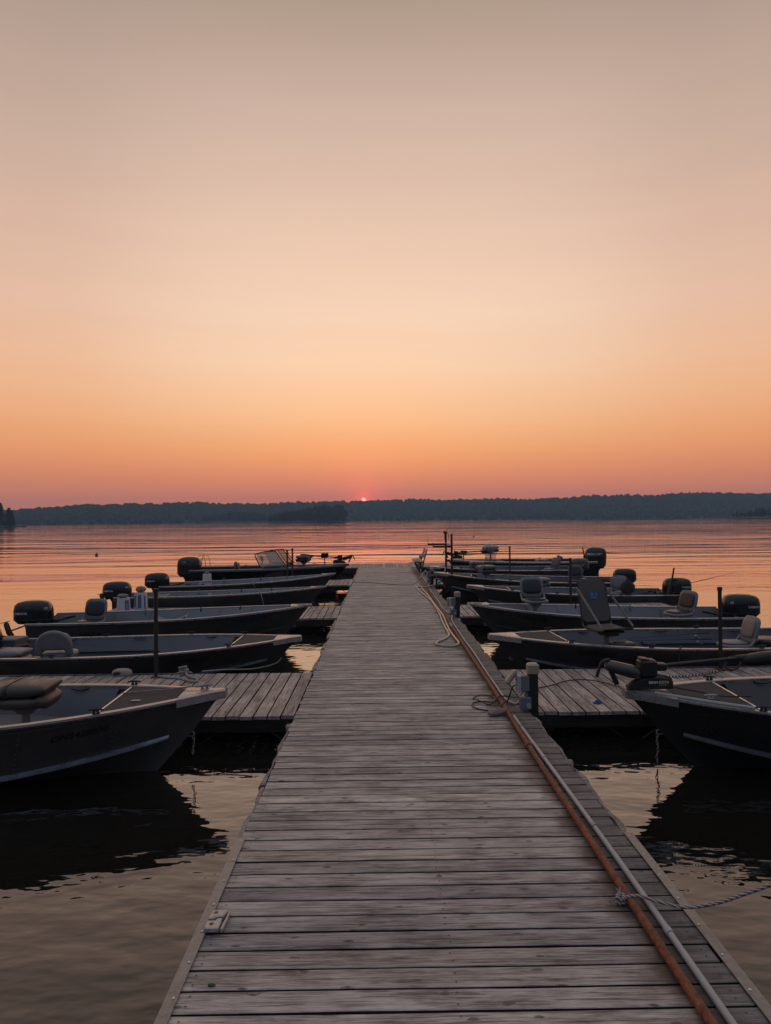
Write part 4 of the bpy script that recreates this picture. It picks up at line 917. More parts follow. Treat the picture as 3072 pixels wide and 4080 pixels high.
# electric bow motors, stowed flat on the deck
def bow_motor(key, bow_off, z0, s_, yaw=0., sign=None):
    r_, H = BOATS[key]; o = node('bow_motor', r_, (H.L-bow_off, 0, z0), yaw)   # local +x toward the bow tip
    mb = MB(); rg = []
    for x, hh, w_ in ((.22, .03, .04), (.18, .075, .055), (.05, .13, .065), (-.08, .145, .07), (-.18, .12, .065), (-.22, .09, .06)):
        rg.append([(x*s_, -w_*s_, 0), (x*s_, w_*s_, 0), (x*s_, w_*s_*.9, hh*.75*s_), (x*s_, w_*s_*.5, hh*s_), (x*s_, -w_*s_*.5, hh*s_), (x*s_, -w_*s_*.9, hh*.75*s_)])
    mb.rings(rg); mb.build('base', 'black_plastic', o, smooth=30)
    mb = MB(); mb.box((.02*s_, 0, .20*s_), (.17*s_, .15*s_, .17*s_), ch=.02*s_); mb.box((.05*s_, 0, .285*s_), (.09*s_, .12*s_, .03*s_), Ry(-8), ch=.008); mb.box((-.09*s_, 0, .21*s_), (.16*s_, .09*s_, .075*s_), Ry(-3), ch=.012); mb.build('mount', 'black_plastic', o, smooth=30)
    mb = MB(); mb.tube([(.10*s_, .03*s_, .15*s_), (.13*s_, .03*s_, .155*s_), (.20*s_, .03*s_, .175*s_), (.38*s_, .03*s_, .225*s_), (.42*s_, .03*s_, .235*s_), (.45*s_, .03*s_, .235*s_)], [.03*s_, .058*s_, .066*s_, .058*s_, .05*s_, .02*s_], 14); mb.build('thruster', 'cowl_silver' if key == 'R1' else 'black_plastic', o, smooth=40)
    mb = MB(); mb.tube(spline([(.40*s_, .03*s_, .29*s_), (.47*s_, .03*s_, .27*s_), (.51*s_, .03*s_, .19*s_), (.53*s_, .03*s_, .12*s_)], 4), [.020*s_]*6+[.016*s_]*7, 8); mb.box((.36*s_, .03*s_, .115*s_), (.05*s_, .012*s_, .16*s_), Ry(25), ch=.004); mb.build('propeller', 'black_plastic', o, smooth=40)
    mb = MB(); mb.tube([(-.10*s_, 0, .215*s_), (-.95*s_, 0, .285*s_)], .019*s_, 10); mb.build('shaft', 'hose_black', o)
    mb = MB(); mb.pad((-1.15*s_, 0, .275*s_), (.46*s_, .13*s_, .13*s_), Ry(6), .7); mb.tube([(-.88*s_, 0, .28*s_), (-.98*s_, 0, .288*s_)], .03*s_, 9); mb.build('head', 'black_plastic', o, smooth=True)
    co = []
    for k in range(8*20+1):
        u = k/160.; a = 2*PI*20*u; zz = (.115 + .03*u + .05*u*u - .10*u*(1-u)*.5)*s_; co.append(((-.15-.66*u)*s_, .035*s_+.014*s_*math.cos(a), zz+.016*s_*math.sin(a)))
    mb = MB(); mb.tube(co, .0042*s_, 5); mb.build('coil_cord', 'cord_black', o, smooth=True)
    return o
BM = bow_motor('R1', .20, BOATS['R1'][1].gb+.030, .92, .04)
vs, fs = glyphs('MINN KOTA', .038, .03); mb = MB(); mb.add([(-.069-u*.66, .0618, .063+v*.66) for u, v in vs], fs); mb.build('badge', 'white_print', BM, smooth=None)
vs, fs = glyphs('TERROVA', .020, .03); mb = MB(); mb.add([(-.106-u*.66, .0624, .037+v*.66) for u, v in vs], fs); mb.build('badge', 'gold_print', BM, smooth=None)
bow_motor('L6', .30, BOATS['L6'][1].gb+.03, 1.0); bow_motor('R7', .35, BOATS['R7'][1].gb+.04, 1.0, -.05)
# sonar screens on stalks
def sonar(key, w, z0, h, rz):
    r_, H = BOATS[key]; p = local(r_, (w[0], w[1], 0)); o = node('sonar_screen', r_, (p.x, p.y, z0), rz)
    mb = MB(); mb.tube([(0, 0, 0), (.02, 0, h*.5), (0, 0, h)], [.03, .016, .02], 8); mb.build('stalk', 'black_plastic', o)
    mb = MB(); mb.box((0, 0, h+.07), (.05, .26, .17), Ry(-18), ch=.012); mb.build('display', 'black_plastic', o)
sonar('L6', (-1.95, 24.75), .73, .22, 1.9); sonar('R7', (3.1, 26.6), .74, .16, 1.1)
# near bow deck of the charcoal boat: white strip, cleat, cord
r_, H = BOATS['R1']; mb = MB()
mb.tube([Vector((H.gun(t).x, H.gun(t).y-.045, H.gun(t).z+.022)) for t in (.955, .93, .90, .87, .84, .81)], [.016]*6, 8); mb.build('deck_moulding', 'pvc', r_)
cleat(r_, (H.gun(.86).x, H.gun(.86).y*.45, H.gun(.86).z+.012), .12, 'cast_alu')
mb = MB(); z_ = H.gb+.028; mb.tube(spline([(H.L-.42, .02, z_+.01), (H.L-.62, .10, z_-.012), (H.L-.80, .20, z_-.026), (H.L-1.05, .16, z_-.035)], 5), .007, 6); mb.build('power_cord', 'cord_black', r_)
mb = MB(); g_ = H.gun(.62); mb.box((g_.x, -(g_.y-.03), g_.z-.02), (.11, .08, .07), ch=.01); mb.build('gunwale_clamp', 'black_plastic', r_)
# bow cleat and painter of the nearest left boat
r_, H = BOATS['L1']; cleat(r_, (H.L-.17, 0, H.gb+.02), .17, 'galv', rz=.5)
mb = MB(); mb.tube(spline([(H.L-.14, 0, H.gb+.05), (H.L-.26, .07, H.gb+.035), (H.L-.55, .12, H.gb-.0), (H.L-.98, .20, H.gb-.05), (H.L-1.06, .2, H.gb-.14)], 5), .0065, 6); mb.build('painter', 'rope_braid', r_)
mb = MB(); mb.pad((H.L-.75, -.16, H.gun(.85).z+.012), (.09, .05, .012), None, .7); mb.build('deck_ring', 'galv', r_)
for key, ln in (('L1', .20), ('R1', .30)):   # chain hanging from the bow eye
    r_, H = BOATS[key]; z_ = .46*H.gb; ex = H.stemx(z_)+.03; o = node('bow_chain', r_, (ex, 0, z_))
    for k in range(int(ln/.034)):
        mb = MB(); pts = [(.009*math.cos(a), 0, .022*math.sin(a)) for a in [2*PI*i_/8 for i_ in range(9)]]; mb.tube(pts, .0042, 5)
        c = mb.build('link', 'galv', o); c.location = (.006*math.sin(k*1.3), 0, -.03-.034*k); c.rotation_euler = (.2*math.sin(k), 0, PI/2*(k % 2))
# mooring line of ON9456331
r_, H = BOATS['L2']; z_ = .46*H.gb; ex = H.stemx(z_); mb = MB(); mb.tube(spline([(ex+.03, 0, z_), (ex-.05, -.10, z_-.06), (ex-.30, -.45, z_-.06), (ex-.62, -.80, z_+.0), (ex-.85, -1.08, .30)], 6), .009, 7); mb.build('mooring_line', 'rope_white', r_)
for key, t_, m_, drop, r0 in (('R2', .53, 'cord_black', .36, .008), ('L4', .70, 'rope_white', .26, .010), ('R3', .46, 'cord_black', .30, .006), ('L5', .52, 'rope_white', .12, .008)):
    r_, H = BOATS[key]; v = -1 if key[0] == 'L' else 1; g_ = H.gun(t_); y_ = v*(g_.y+.028)
    mb = MB(); mb.tube(spline([(g_.x-.10, v*(g_.y-.10), g_.z-.03), (g_.x-.04, v*(g_.y-.04), g_.z+.028), (g_.x, y_, g_.z+.022), (g_.x+.03, y_+v*.02, g_.z-drop*.35), (g_.x+.05, y_-v*.005, g_.z-drop*.7), (g_.x+.06, y_-v*.03, g_.z-drop)], 5), r0, 7); mb.build('hanging_line', m_, r_)
r_, H = BOATS['L1']; mb = MB()
for t_, k0, k1, n_ in ((.69, .06, .84, 9), (.845, .10, .84, 8)):
    for k in range(n_): mb.pad(H.side(t_, k0+(k1-k0)*k/(n_-1), -1, .002), (.014, .010, .014), None, 1., 8, 4)
for k in range(34): mb.pad(H.side(.44+.5*k/33, .945, -1, .002), (.011, .008, .011), None, 1., 8, 4)
tag(mb.build('rivet_rows', 'hull_alu', r_, smooth=True), kind='stuff')
# windshield and consoles of the black bass boat
r_, H = BOATS['L6']
for s_, x0 in ((-1, 0.), (1, .12)):
    o = node('console', r_, (0, 0, 0)); yc = s_*.62
    cx = local(r_, (-3.62, 24.8, 0)).x + x0
    mb = MB(); mb.rings([sell(.42, .34, .5, 16, cx-.02, yc, .30), sell(.42, .34, .5, 16, cx, yc, .66), sell(.36, .30, .5, 16, cx, yc, .76)]); mb.build('console_body', 'black_plastic', o, smooth=30)
    for k in range(4): mb = MB(); mb.box((cx+.20+.05*k, yc-.343, .66), (.014, .012, .10), ch=.003); mb.build('vent_slot', 'alu', o)
    # wrap-round screen: raked front pane and a side pane
    f0, f1 = Vector((cx+.40, yc-.30, .74)), Vector((cx+.40, yc+.30, .74)); t0, t1 = Vector((cx+.06, yc-.26, 1.22)), Vector((cx+.06, yc+.26, 1.22)); b0, bt0 = Vector((cx-.45, yc+s_*.33, .70)), Vector((cx-.60, yc+s_*.29, 1.13))
    sa = f0 if s_ < 0 else f1; st = t0 if s_ < 0 else t1
    for nm, q in (('front_pane', (f0, f1, t1, t0)), ('side_pane', (sa, st, bt0, b0))):
        n_ = (q[1]-q[0]).cross(q[2]-q[0]).normalized()*.004; mb = MB(); mb.add([p for p in q]+[p+n_ for p in q], [(0, 1, 2, 3), (7, 6, 5, 4), (0, 4, 5, 1), (1, 5, 6, 2), (2, 6, 7, 3), (3, 7, 4, 0)]); mb.build(nm, 'screen_glass', o, smooth=None)
    mb = MB(); mb.tube([f0, f1, t1, t0, f0], .016, 6); mb.tube(spline([st, (st+bt0)/2+Vector((0, 0, .03)), bt0, bt0+Vector((.0, 0, -.12)), b0], 3), .018, 6); mb.build('screen_frame', 'black_plastic', o)
sonar('L6', (-4.05, 24.2), .74, .16, .4)
# thin grab loops behind the big outboard
for k in (0, 1):
    mb = MB(); mb.tube(spline([(-.05+.16*k, .5, .62), (-.02+.16*k, .5, .95), (.10+.16*k, .5, 1.05), (.22+.16*k, .5, .95), (.26+.16*k, .5, .62)], 5), .012, 7); mb.build('rod_loop', 'alu', r_)
# upright stern anchors / push poles
for key, w, z0, z1, lean in (('R7', (7.72, 26.9), .45, 1.12, -.16), ('R4', (6.95, 17.0), .40, 1.04, .14)):
    r_, H = BOATS[key]; p = local(r_, (w[0], w[1], 0)); dx = -lean; mb = MB()
    mb.tube([(p.x-dx*.5, p.y, z0), (p.x+dx*.1, p.y, (z0+z1)/2), (p.x+dx*.12, p.y, (z0+z1)/2+.02), (p.x+dx*.5, p.y, z1)], [.06, .045, .022, .02], 9); mb.cyl((p.x+dx*.1, p.y, (z0+z1)/2+.03), (p.x+dx*.1-.12, p.y+.02, (z0+z1)/2+.04), .018, 7); mb.build('stern_motor', 'black_plastic', r_)
# utility-boat oddments: folded plastic seat scoops, rod clips, oarlocks
def scoop(key, t, dy, z, rz):
    r_, H = BOATS[key]; o = MB(); rg = []
    for k in range(9):
        u = -.28+.07*k; z_ = .10*(abs(u)/.28)**2.2
        rg.append([(u, -.19, z_+.05), (u, -.12, z_+.01), (u, .12, z_+.01), (u, .19, z_+.05), (u, .19, z_+.035), (u, .12, z_-.004), (u, -.12, z_-.004), (u, -.19, z_+.035)])
    o.rings(rg); o.build('seat_scoop', 'vinyl_white', r_, smooth=40, loc=(H.L*t, dy, z), rot=(0, 0, rz))
scoop('L3', .47, .1, .40, .1); scoop('L4', .47, .1, .38, 0); scoop('L4', .16, .1, .38, 1.3); scoop('L5', .58, .1, .42, .1); scoop('L5', .22, .1, .40, 1.2)
for key in ('L3', 'L4', 'L5', 'R3'):
    r_, H = BOATS[key]; v = 1 if key[0] == 'L' else -1
    for t in (.34, .56, .72):
        g_ = H.gun(t); y_ = v*(g_.y-.05); mb = MB(); mb.box((g_.x, y_, g_.z-.06), (.03, .03, .10), ch=.005); mb.cyl((g_.x, y_, g_.z-.02), (g_.x, y_, g_.z+.05), .008, 6); mb.tube([(g_.x-.03, y_, g_.z+.075), (g_.x-.022, y_, g_.z+.05), (g_.x+.022, y_, g_.z+.05), (g_.x+.03, y_, g_.z+.075)], .006, 6); mb.build('oarlock', 'black_plastic' if t != .34 else 'galv', r_)
    mb = MB(); p = H.inner(.13, H.gun(.13).z-.11, v, .045); mb.box(p, (.12, .02, .13), ch=.006); o = mb.build('side_pocket', 'vinyl_navy', r_); mb = MB(); mb.box(p-Vector((0, v*.012, 0)), (.07, .014, .08), ch=.003); mb.build('pocket_panel', 'inner_pale', o)
    mb = MB(); z_ = .28; mb.tube(spline([tuple(H.inner(t, z_+.08*math.sin(t*9), v, .05)) for t in (.38, .46, .54, .62, .70, .78)], 4), .006, 5); mb.build('wall_cord', 'blue_number', r_)
r_, H = BOATS['L2']; p = H.inner(.10, .33, 1, .05); mb = MB(); mb.box(p, (.15, .03, .15), ch=.008); o = mb.build('side_pocket', 'black_plastic', r_); mb = MB(); mb.box(p-Vector((0, .018, 0)), (.085, .014, .11), ch=.003); mb.build('pocket_panel', 'inner_pale', o)
mb = MB(); mb.box((.02, .62, .42), (.34, .42, .20), ch=.012); mb.build('stern_box', 'inner_blue', r_)

# ------------------------------------------------------------------ loose things lying in or on boats and docks
def battery(x, y, z):
    t = thing('battery_box', 'dark olive battery box with a carry handle on the sling-chair boat', 'box', (x, y, z), .25)
    mb = MB(); mb.box((0, 0, .075), (.34, .20, .15), ch=.01); mb.build('case', 'battery_box', t)
    mb = MB(); mb.box((0, 0, .165), (.37, .22, .05), ch=.014); mb.box((-.03, 0, .195), (.16, .08, .018), ch=.005); mb.build('lid', 'battery_box', t)
    mb = MB(); mb.tube([(-.10, -.04, .205), (-.09, -.04, .222), (.05, -.04, .222), (.06, -.04, .205)], .008, 6); mb.build('handle', 'beige_plastic', t)
    mb = MB(); mb.cyl((.18, 0, .10), (.27, .02, .10), .022, 9); mb.build('plug', 'black_plastic', t)
battery(3.46, 10.28, zplat('R2')+.006)
# oar and landing net on the platform of ON9456331
t = thing('landing_net', 'landing net with a black grip lying on the deck of ON9456331', 'net', (-2.75, 10.55, zplat('L2')+.02), -.10)
mb = MB(); mb.tube([(-.62, 0, .05), (-.46, 0, .045), (.0, 0, .03)], [.019, .019, .012], 8); mb.build('grip', 'black_plastic', t); mb = MB(); mb.tube([(.0, 0, .03), (.25, 0, .02)], .010, 7); mb.tube([(.25, 0, .02)] + [(.55-.30*math.cos(a), .22*math.sin(a), .02) for a in [2*PI*k/18 for k in range(1, 18)]] + [(.25, 0, .02)], .009, 6); mb.build('hoop', 'black_plastic', t)
mb = MB(); rg = []
for k in range(6):
    a = k/5; rg.append([(.55-(.29-.2*a)*math.cos(b_)*(1+.1*math.sin(5*b_)), (.21-.14*a)*math.sin(b_), .015+.06*math.sin(PI*a*.8)*(1+.4*math.sin(3*b_+a))) for b_ in [2*PI*i_/16 for i_ in range(16)]])
mb.rings(rg); mb.build('netting', 'net_cloth', t, smooth=True)
t = thing('paddle', 'blue-shafted paddle with orange collar lying in the boat ON9456331', 'paddle', (-3.75, 10.2, .30), .05)
mb = MB(); mb.tube([(-.32, 0, .02), (.55, 0, .06)], .016, 8); mb.build('shaft', 'logo_blue', t); mb = MB(); mb.tube([(-.36, 0, .018), (-.30, 0, .022)], .024, 8); mb.build('collar', 'red_print', t); mb = MB(); mb.pad((-.52, 0, .02), (.34, .14, .02), None, .6); mb.build('blade', 'black_plastic', t, smooth=True)
mb = MB(); mb.pad((0, 0, .05), (.24, .12, .09), None, .6); mb.pad((-.10, .02, .07), (.08, .10, .06), None, .6); tag(mb.build('bailer', 'yellow_plastic', None, loc=(-5.2, 10.95, .14), smooth=True), 'yellow plastic bailer near the stern of ON9456331', 'bailer')
# fishing rods
def rods(label, key, a, b_, n_):
    for k in range(n_):
        t = thing('fishing_rod', label[k], 'fishing rod', a[k]); v = Vector(b_[k])-Vector(a[k])
        mb = MB(); mb.tube([(0, 0, 0), v*.12], .012, 7); mb.build('grip', 'net_cloth', t)
        mb = MB(); mb.tube([v*.12, v*.5, v], [.007, .004, .002], 5); mb.build('blank', 'black_plastic', t)
        mb = MB(); c = v*.14; mb.pad((c.x, c.y, c.z-.05), (.06, .05, .06), None, .8); mb.cyl((c.x, c.y, c.z-.05), (c.x+.05, c.y-.05, c.z-.06), .006, 5); mb.build('reel', 'galv', t, smooth=True)
rods(['fishing rod leaning from the left bow seat of the covered-seat boat', 'lower fishing rod lying across the covered-seat boat'], 'R4', ((4.75, 16.95, .42), (4.85, 17.05, .40)), ((4.05, 16.7, .93), (4.2, 17.5, .72)), 2)
rods(['upper rod poking out behind the last outboard but one on the right', 'middle rod poking out beside the outboard with the big 25', 'lowest rod poking out over the water on the right'], 'R4', ((6.3, 17.0, .42), (6.3, 17.1, .42), (6.3, 17.2, .40)), ((8.75, 17.4, .90), (8.55, 17.5, .82), (8.3, 17.6, .74)), 3)
rods(['long dark rod lying along the inside of ON9456322', 'second dark rod lying inside ON9456322'], 'R2', ((5.0, 10.75, .42), (5.0, 10.85, .50)), ((3.6, 11.0, .36), (3.7, 11.05, .38)), 2)
# upturned pails with stones on top
def pail(label, x, y, h, r, blue, rl):
    t = thing('pail', label, 'bucket', (x, y, DZ), rnd.uniform(-.3, .3), group='upturned pails on the finger docks')
    mb = MB(); n_ = 24; mb.tube([(0, 0, 0), (0, 0, .02), (0, 0, .021), (0, 0, .05), (0, 0, .051), (0, 0, h-.012), (0, 0, h)], [r*1.05, r*1.05, r*1.0, r*1.0, r*.985, r*.87, r*.84], n_); mb.build('tub', 'bucket_white', t, smooth=40)
    def wrap(a0, a1, z0, z1, nm, mt, off=.0015):
        mb = MB(); k = 6; vs = []
        for i_ in range(k+1):
            a = math.radians(a0+(a1-a0)*i_/k)
            for z in (z0, z1): rr = r*(.985-.115*(z-.05)/(h-.06))+off; vs.append((rr*math.cos(a), rr*math.sin(a), z))
        mb.add(vs, [(2*i_, 2*i_+2, 2*i_+3, 2*i_+1) for i_ in range(k)]); return mb.build(nm, mt, t, smooth=True)
    for q in blue: wrap(*q, 'printed_label', 'bucket_blue')
    for q in blue[:1]:
        for k in range(4): wrap(q[0]+6, q[1]-6-7*(k % 2), q[2]+.025+.035*k, q[2]+.032+.035*k, 'printed_line', 'bucket_white', .003)
    return t
def rock(label, x, y, z, s3, seed, mt='rock_grey', cat='stone', nm='stone'):
    R = random.Random(seed); mb = MB(); mb.pad((0, 0, s3[2]/2), s3, None, .85, 12, 8); mb.v = [(p[0]*R.uniform(.9, 1.1), p[1]*R.uniform(.9, 1.1), max(0, p[2]*R.uniform(.92, 1.08))) for p in mb.v]
    return tag(mb.build(nm, mt, None, loc=(x, y, z), rot=(0, 0, R.uniform(0, .6)), smooth=60), label, cat)
pail('left white pail of the pair on the left finger dock, blue text on its right', -5.54, 15.35, .345, .150, [(-72, -30, .08, .30)], 0)
pail('taller white pail of the pair on the left finger dock, two blue panels', -5.26, 15.62, .43, .150, [(-150, -105, .12, .36), (-85, -55, .10, .38), (-32, -15, .10, .36)], 0)
pail('lone white pail far back, beside the black bass boat', -5.44, 22.3, .31, .145, [], 0)
rock('flat grey stone on top of the left white pail', -5.55, 15.33, DZ+.345, (.24, .2, .085), 1); rock('lumpy brown-grey stone on top of the taller white pail', -5.26, 15.62, DZ+.43, (.22, .2, .13), 2, 'stone'); rock('stone on top of the lone far white pail', -5.44, 22.3, DZ+.31, (.15, .13, .08), 3)
rock('small pale stone on the finger dock right of the white pails', -4.72, 14.9, DZ, (.17, .14, .09), 4, 'stone')
rock('smooth reddish stone lying beside the rusty pipe', 1.15, 7.17, DZ, (.22, .10, .075), 6, 'stone')
# white dock bumper
t = thing('dock_bumper', 'cream moulded bumper on the far edge of the near left finger', 'bumper', (-3.36, 9.24, DZ), .1)
mb = MB(); mb.pad((0, 0, .03), (.26, .13, .12), None, .8); mb.build('body', 'beige_plastic', t, smooth=True); mb = MB(); mb.pad((-.05, -.06, .04), (.10, .03, .045), None, .8); mb.build('slot', 'vinyl_dark', t, smooth=True)
# dock cleats
CL = [('cream cast cleat tied with white rope on the near left finger dock', -2.55, 9.22), ('dock cleat nearest the main dock on the far cross dock', -2.9, 31.2), ('left dock cleat on the far cross dock', -4.4, 31.3), ('round-topped dock cleat at the far right of the main dock', 1.35, 31.2), ('dock cleat on the cross dock behind the bass boat screens', -3.6, 31.3)]
for lb, x, y in CL:
    t = thing('dock_cleat', lb, 'cleat', (x, y, DZ), group='cleats on the finger and cross docks'); cleat(t, (0, 0, 0), .2, 'cast_alu', 'horn')
t = thing('mooring_rope', 'white rope wound on the cleat and trailing to the near left pole', 'rope', (0, 0, DZ))
mb = MB(); mb.tube(spline([(-2.86, 9.12, .015), (-2.72, 9.04, .012), (-2.55, 8.98, .012), (-2.35, 8.80, .012), (-2.29, 8.80, .012), (-2.31, 8.92, .014), (-2.42, 9.04, .014), (-2.50, 9.14, .02), (-2.53, 9.22, .04)], 5), .014, 8); mb.build('tail', 'rope_white', t)
mb = MB(); mb.tube(spline([(-2.56+.07*math.sin(k*1.9), 9.22+.03*math.cos(k*2.3), .025+.012*k+.01*math.sin(k*3)) for k in range(8)], 4), .013, 7); mb.build('turns', 'rope_white', t)
# cast cleat block on the near left edge
t = thing('fairlead_block', 'pale cast metal fairlead block bolted on the near left edge', 'cleat', (-.832, 3.535, DZ+.004))
def plate(poly, z0, z1, nm): mb = MB(); mb.prism(poly, 'z', z0, z1); o = mb.build(nm, 'cast_alu', t, smooth=30); md = o.modifiers.new('bevel', 'BEVEL'); md.width = .006; md.segments = 2; md.limit_method = 'ANGLE'
plate([(-.042, .006), (-.012, .006), (-.008, .022), (.034, .028), (.044, .082), (-.036, .082)], 0, .026, 'upper_jaw'); plate([(-.042, -.080), (.030, -.080), (.030, .010), (.004, .006), (-.002, -.010), (-.042, -.012)], 0, .026, 'lower_jaw'); plate([(.036, -.080), (.05, -.080), (.058, .078), (.048, .078)], 0, .022, 'rim')
for x, y in ((-.012, .055), (-.012, -.045)):
    mb = MB(); mb.tube([(x, y, .0262), (x, y, .0275)], .0105, 12); mb.build('bolt', 'rust', t)
mb = MB(); mb.pad((0, 0, .004), (.035, .018, .01), None, .9, 10, 5); tag(mb.build('moss_tuft', 'moss', None, loc=(-.745, 3.075, DZ), smooth=True), 'tiny green moss tuft between the near left planks', 'moss')

# ---- poles
def pole(label, x, y, z1, r, m='post_black'):
    t = thing('mooring_pole', label, 'pole', (x, y, DZ-.004), group='mooring poles standing in the finger docks')
    mb = MB(); mb.tube([(0, 0, -.6), (0, 0, z1-DZ)], r, 12); mb.build('pipe', m, t); mb = MB(); mb.tube([(0, 0, z1-DZ-.045), (0, 0, z1-DZ-.005), (0, 0, z1-DZ+.003)], [r*1.28, r*1.28, r*1.0], 12); mb.build('cap', m, t)
    mb = MB(); mb.box((0, 0, .006), (.12, .12, .008)); mb.build('base_plate', 'rust', t)
pole('black mooring pole in front of boat ON9456331', -2.885, 9.13, 1.43, .025); pole('shorter of the two thin poles before the windshield boat', -3.03, 23.05, 1.30, .028, 'steel_brown'); pole('taller of the two thin poles before the windshield boat', -2.88, 23.2, 1.345, .028, 'steel_brown')
pole('black mooring pole in front of boat ON9456322', 4.39, 9.20, 1.365, .025); pole('black mooring pole behind the sling chair', 4.32, 16.2, 1.35, .026); pole('brown mooring pole before the long black bass boat', 4.21, 23.2, 1.34, .027, 'steel_brown')
t = thing('rope_coil', 'dark rope coil at the foot of the right pole', 'rope', (4.5, 9.1, DZ)); mb = MB(); mb.tube([(.10*math.cos(a)*(1+.1*math.sin(a*.37)), .03*math.sin(a), .10+.09*math.sin(a+.4)) for a in [k*.35 for k in range(60)]], .011, 6); mb.build('coils', 'net_cloth', t)
rag = MB(); rg = []
for k in range(6): rg.append([((.08+.02*math.sin(3*b_+k))*math.cos(b_)*(1-.15*k), (.05+.015*math.cos(4*b_+k))*math.sin(b_)*(1-.15*k), .008*k+.006*math.sin(5*b_+k)) for b_ in [2*PI*i_/14 for i_ in range(14)]])
rag.rings(rg); rag.v = [(a*.6, b_*.6, c*.8) for a, b_, c in rag.v]; tag(rag.build('blue_rag', 'glove_tarp', None, loc=(2.30, 7.6, DZ), smooth=True), 'crumpled blue rag on the right finger under the bow motor', 'rag')

# ------------------------------------------------------------------ services along the right edge
t = thing('rusty_pipe', 'long rusty steel pipe lying along the right side of the dock', 'pipe', (0, 0, DZ))
mb = MB(); pts = [(1.262+.006*math.sin(y*.9)+.012*min(1, max(0, (y-6)/6))+.02*max(0, (y-13)/6), y, .029+.002*math.sin(y*1.7)) for y in [1.9+.45*k for k in range(40)]]; mb.tube(pts, .0215, 12); mb.build('tube', 'rust', t)
for y in (6.15, 12.9, 13.1): mb = MB(); x = interp([(p[1], p[0]) for p in pts], y); mb.tube([(x, y-.05, .03), (x, y-.03, .03), (x, y+.03, .03), (x, y+.05, .03)], [.026, .032, .032, .026], 12); mb.build('coupling', 'rust' if y < 10 else 'beige_plastic', t)
def conduit(label, pts, r, clips=True):
    t = thing('conduit', label, 'conduit', (0, 0, DZ), group='white plastic conduits along the pipe')
    sp_ = spline(pts, 5); mb = MB(); mb.tube(sp_, r, 10); mb.build('tube', 'pvc', t)
    n_ = max(2, int((sp_[-1]-sp_[0]).length/1.0))
    for k in range(n_):
        a = sp_[int((k+.5)/n_*(len(sp_)-1))]; mb = MB(); mb.tube([a-Vector((0, .022, 0)), a+Vector((0, .022, 0))], r*1.25, 10); mb.build('joint', 'pvc' if k % 2 else 'galv', t)
conduit('thick white conduit beside the rusty pipe in the foreground', [(1.352, 1.9, .02), (1.350, 3.0, .02), (1.350, 4.0, .02), (1.330, 5.4, .02), (1.312, 6.4, .02), (1.305, 7.06, .02)], .0165)
conduit('thin white conduit from the nearest power post to the middle one', [(1.44, 7.46, .06), (1.41, 7.50, .03), (1.345, 7.75, .014), (1.338, 8.4, .014), (1.338, 9.2, .014), (1.350, 10.5, .014), (1.338, 11.7, .014), (1.350, 13.3, .014), (1.365, 13.8, .014), (1.41, 14.15, .05)], .0125)
conduit('thin white conduit from the middle power post toward the hose rack', [(1.43, 14.7, .04), (1.39, 14.75, .016), (1.340, 15.6, .014), (1.355, 16.7, .014), (1.352, 18.4, .014), (1.345, 19.4, .014), (1.385, 20.8, .014), (1.43, 21.25, .05)], .0125)
conduit('thin white conduit beyond the farthest power post', [(1.43, 21.6, .04), (1.40, 22.0, .014), (1.405, 23.9, .014), (1.44, 25.3, .014), (1.44, 28.2, .014)], .0125)
def power_post(label, x, y, h, lid):
    t = thing('power_post', label, 'power post', (x, y, DZ), group='power posts at the finger docks')
    mb = MB(); mb.box((0, 0, (h-.10)/2), (.095, .095, h-.10), ch=.006); mb.box((0, 0, -.12), (.095, .095, .24)); mb.build('post', 'post_black', t)
    mb = MB(); mb.box((0, 0, h-.055), (.118, .118, .115), ch=.016); mb.build('cap', 'beige_plastic', t)
    mb = MB(); mb.box((-.085, -.01, h-.20), (.085, .09, .165), ch=.008); mb.build('socket_box', 'grey_box', t)
    mb = MB(); mb.box((-.150, -.01, h-.205), (.045, .105, .18), ch=.010); o = mb.build('cover_frame', 'pvc', t)
    for z in (h-.16, h-.25): mb = MB(); mb.box((-.174, -.01, z), (.008, .03, .03), ch=.003); mb.build('socket', 'grey_box', o)
    if lid: M = Ry(38); c = (-.225, -.01, h-.135)
    else: M = Ry(4); c = (-.192, -.01, h-.205)
    mb = MB(); mb.box(c, (.05, .10, .17), M, ch=.016); mb.build('lid', 'beige_plastic', t)
    mb = MB(); mb.tube([(-.07, -.02, .17), (-.07, -.02, h-.28)], .0165, 10); mb.tube([(-.07, -.02, .14), (-.07, -.02, .175)], .022, 10); mb.build('riser', 'grey_box', t)
    mb = MB(); mb.box((-.085, -.03, .085), (.115, .09, .135), ch=.01); mb.build('junction_box', 'blue_box', t); mb = MB(); mb.cyl((-.06, -.075, .07), (-.06, -.095, .07), .024, 12); mb.build('knockout', 'pvc', t)
power_post('nearest power post, cream lid open and black cord plugged in', 1.555, 7.345, .485, True)
power_post('middle power post with closed cream lid, right of the hose loops', 1.535, 14.345, .50, False)
power_post('farthest full-size power post beside the hose rack', 1.53, 21.37, .49, True)
power_post('small power post behind the bench at the dock end', 1.60, 28.7, .48, False)
def cord(nm, label, pts, r, m, cat, n_=6):
    mb = MB(); mb.tube(spline(pts, n_), r, 8); return tag(mb.build(nm, m, None, loc=(0, 0, DZ), smooth=True), label, cat)
z = .012
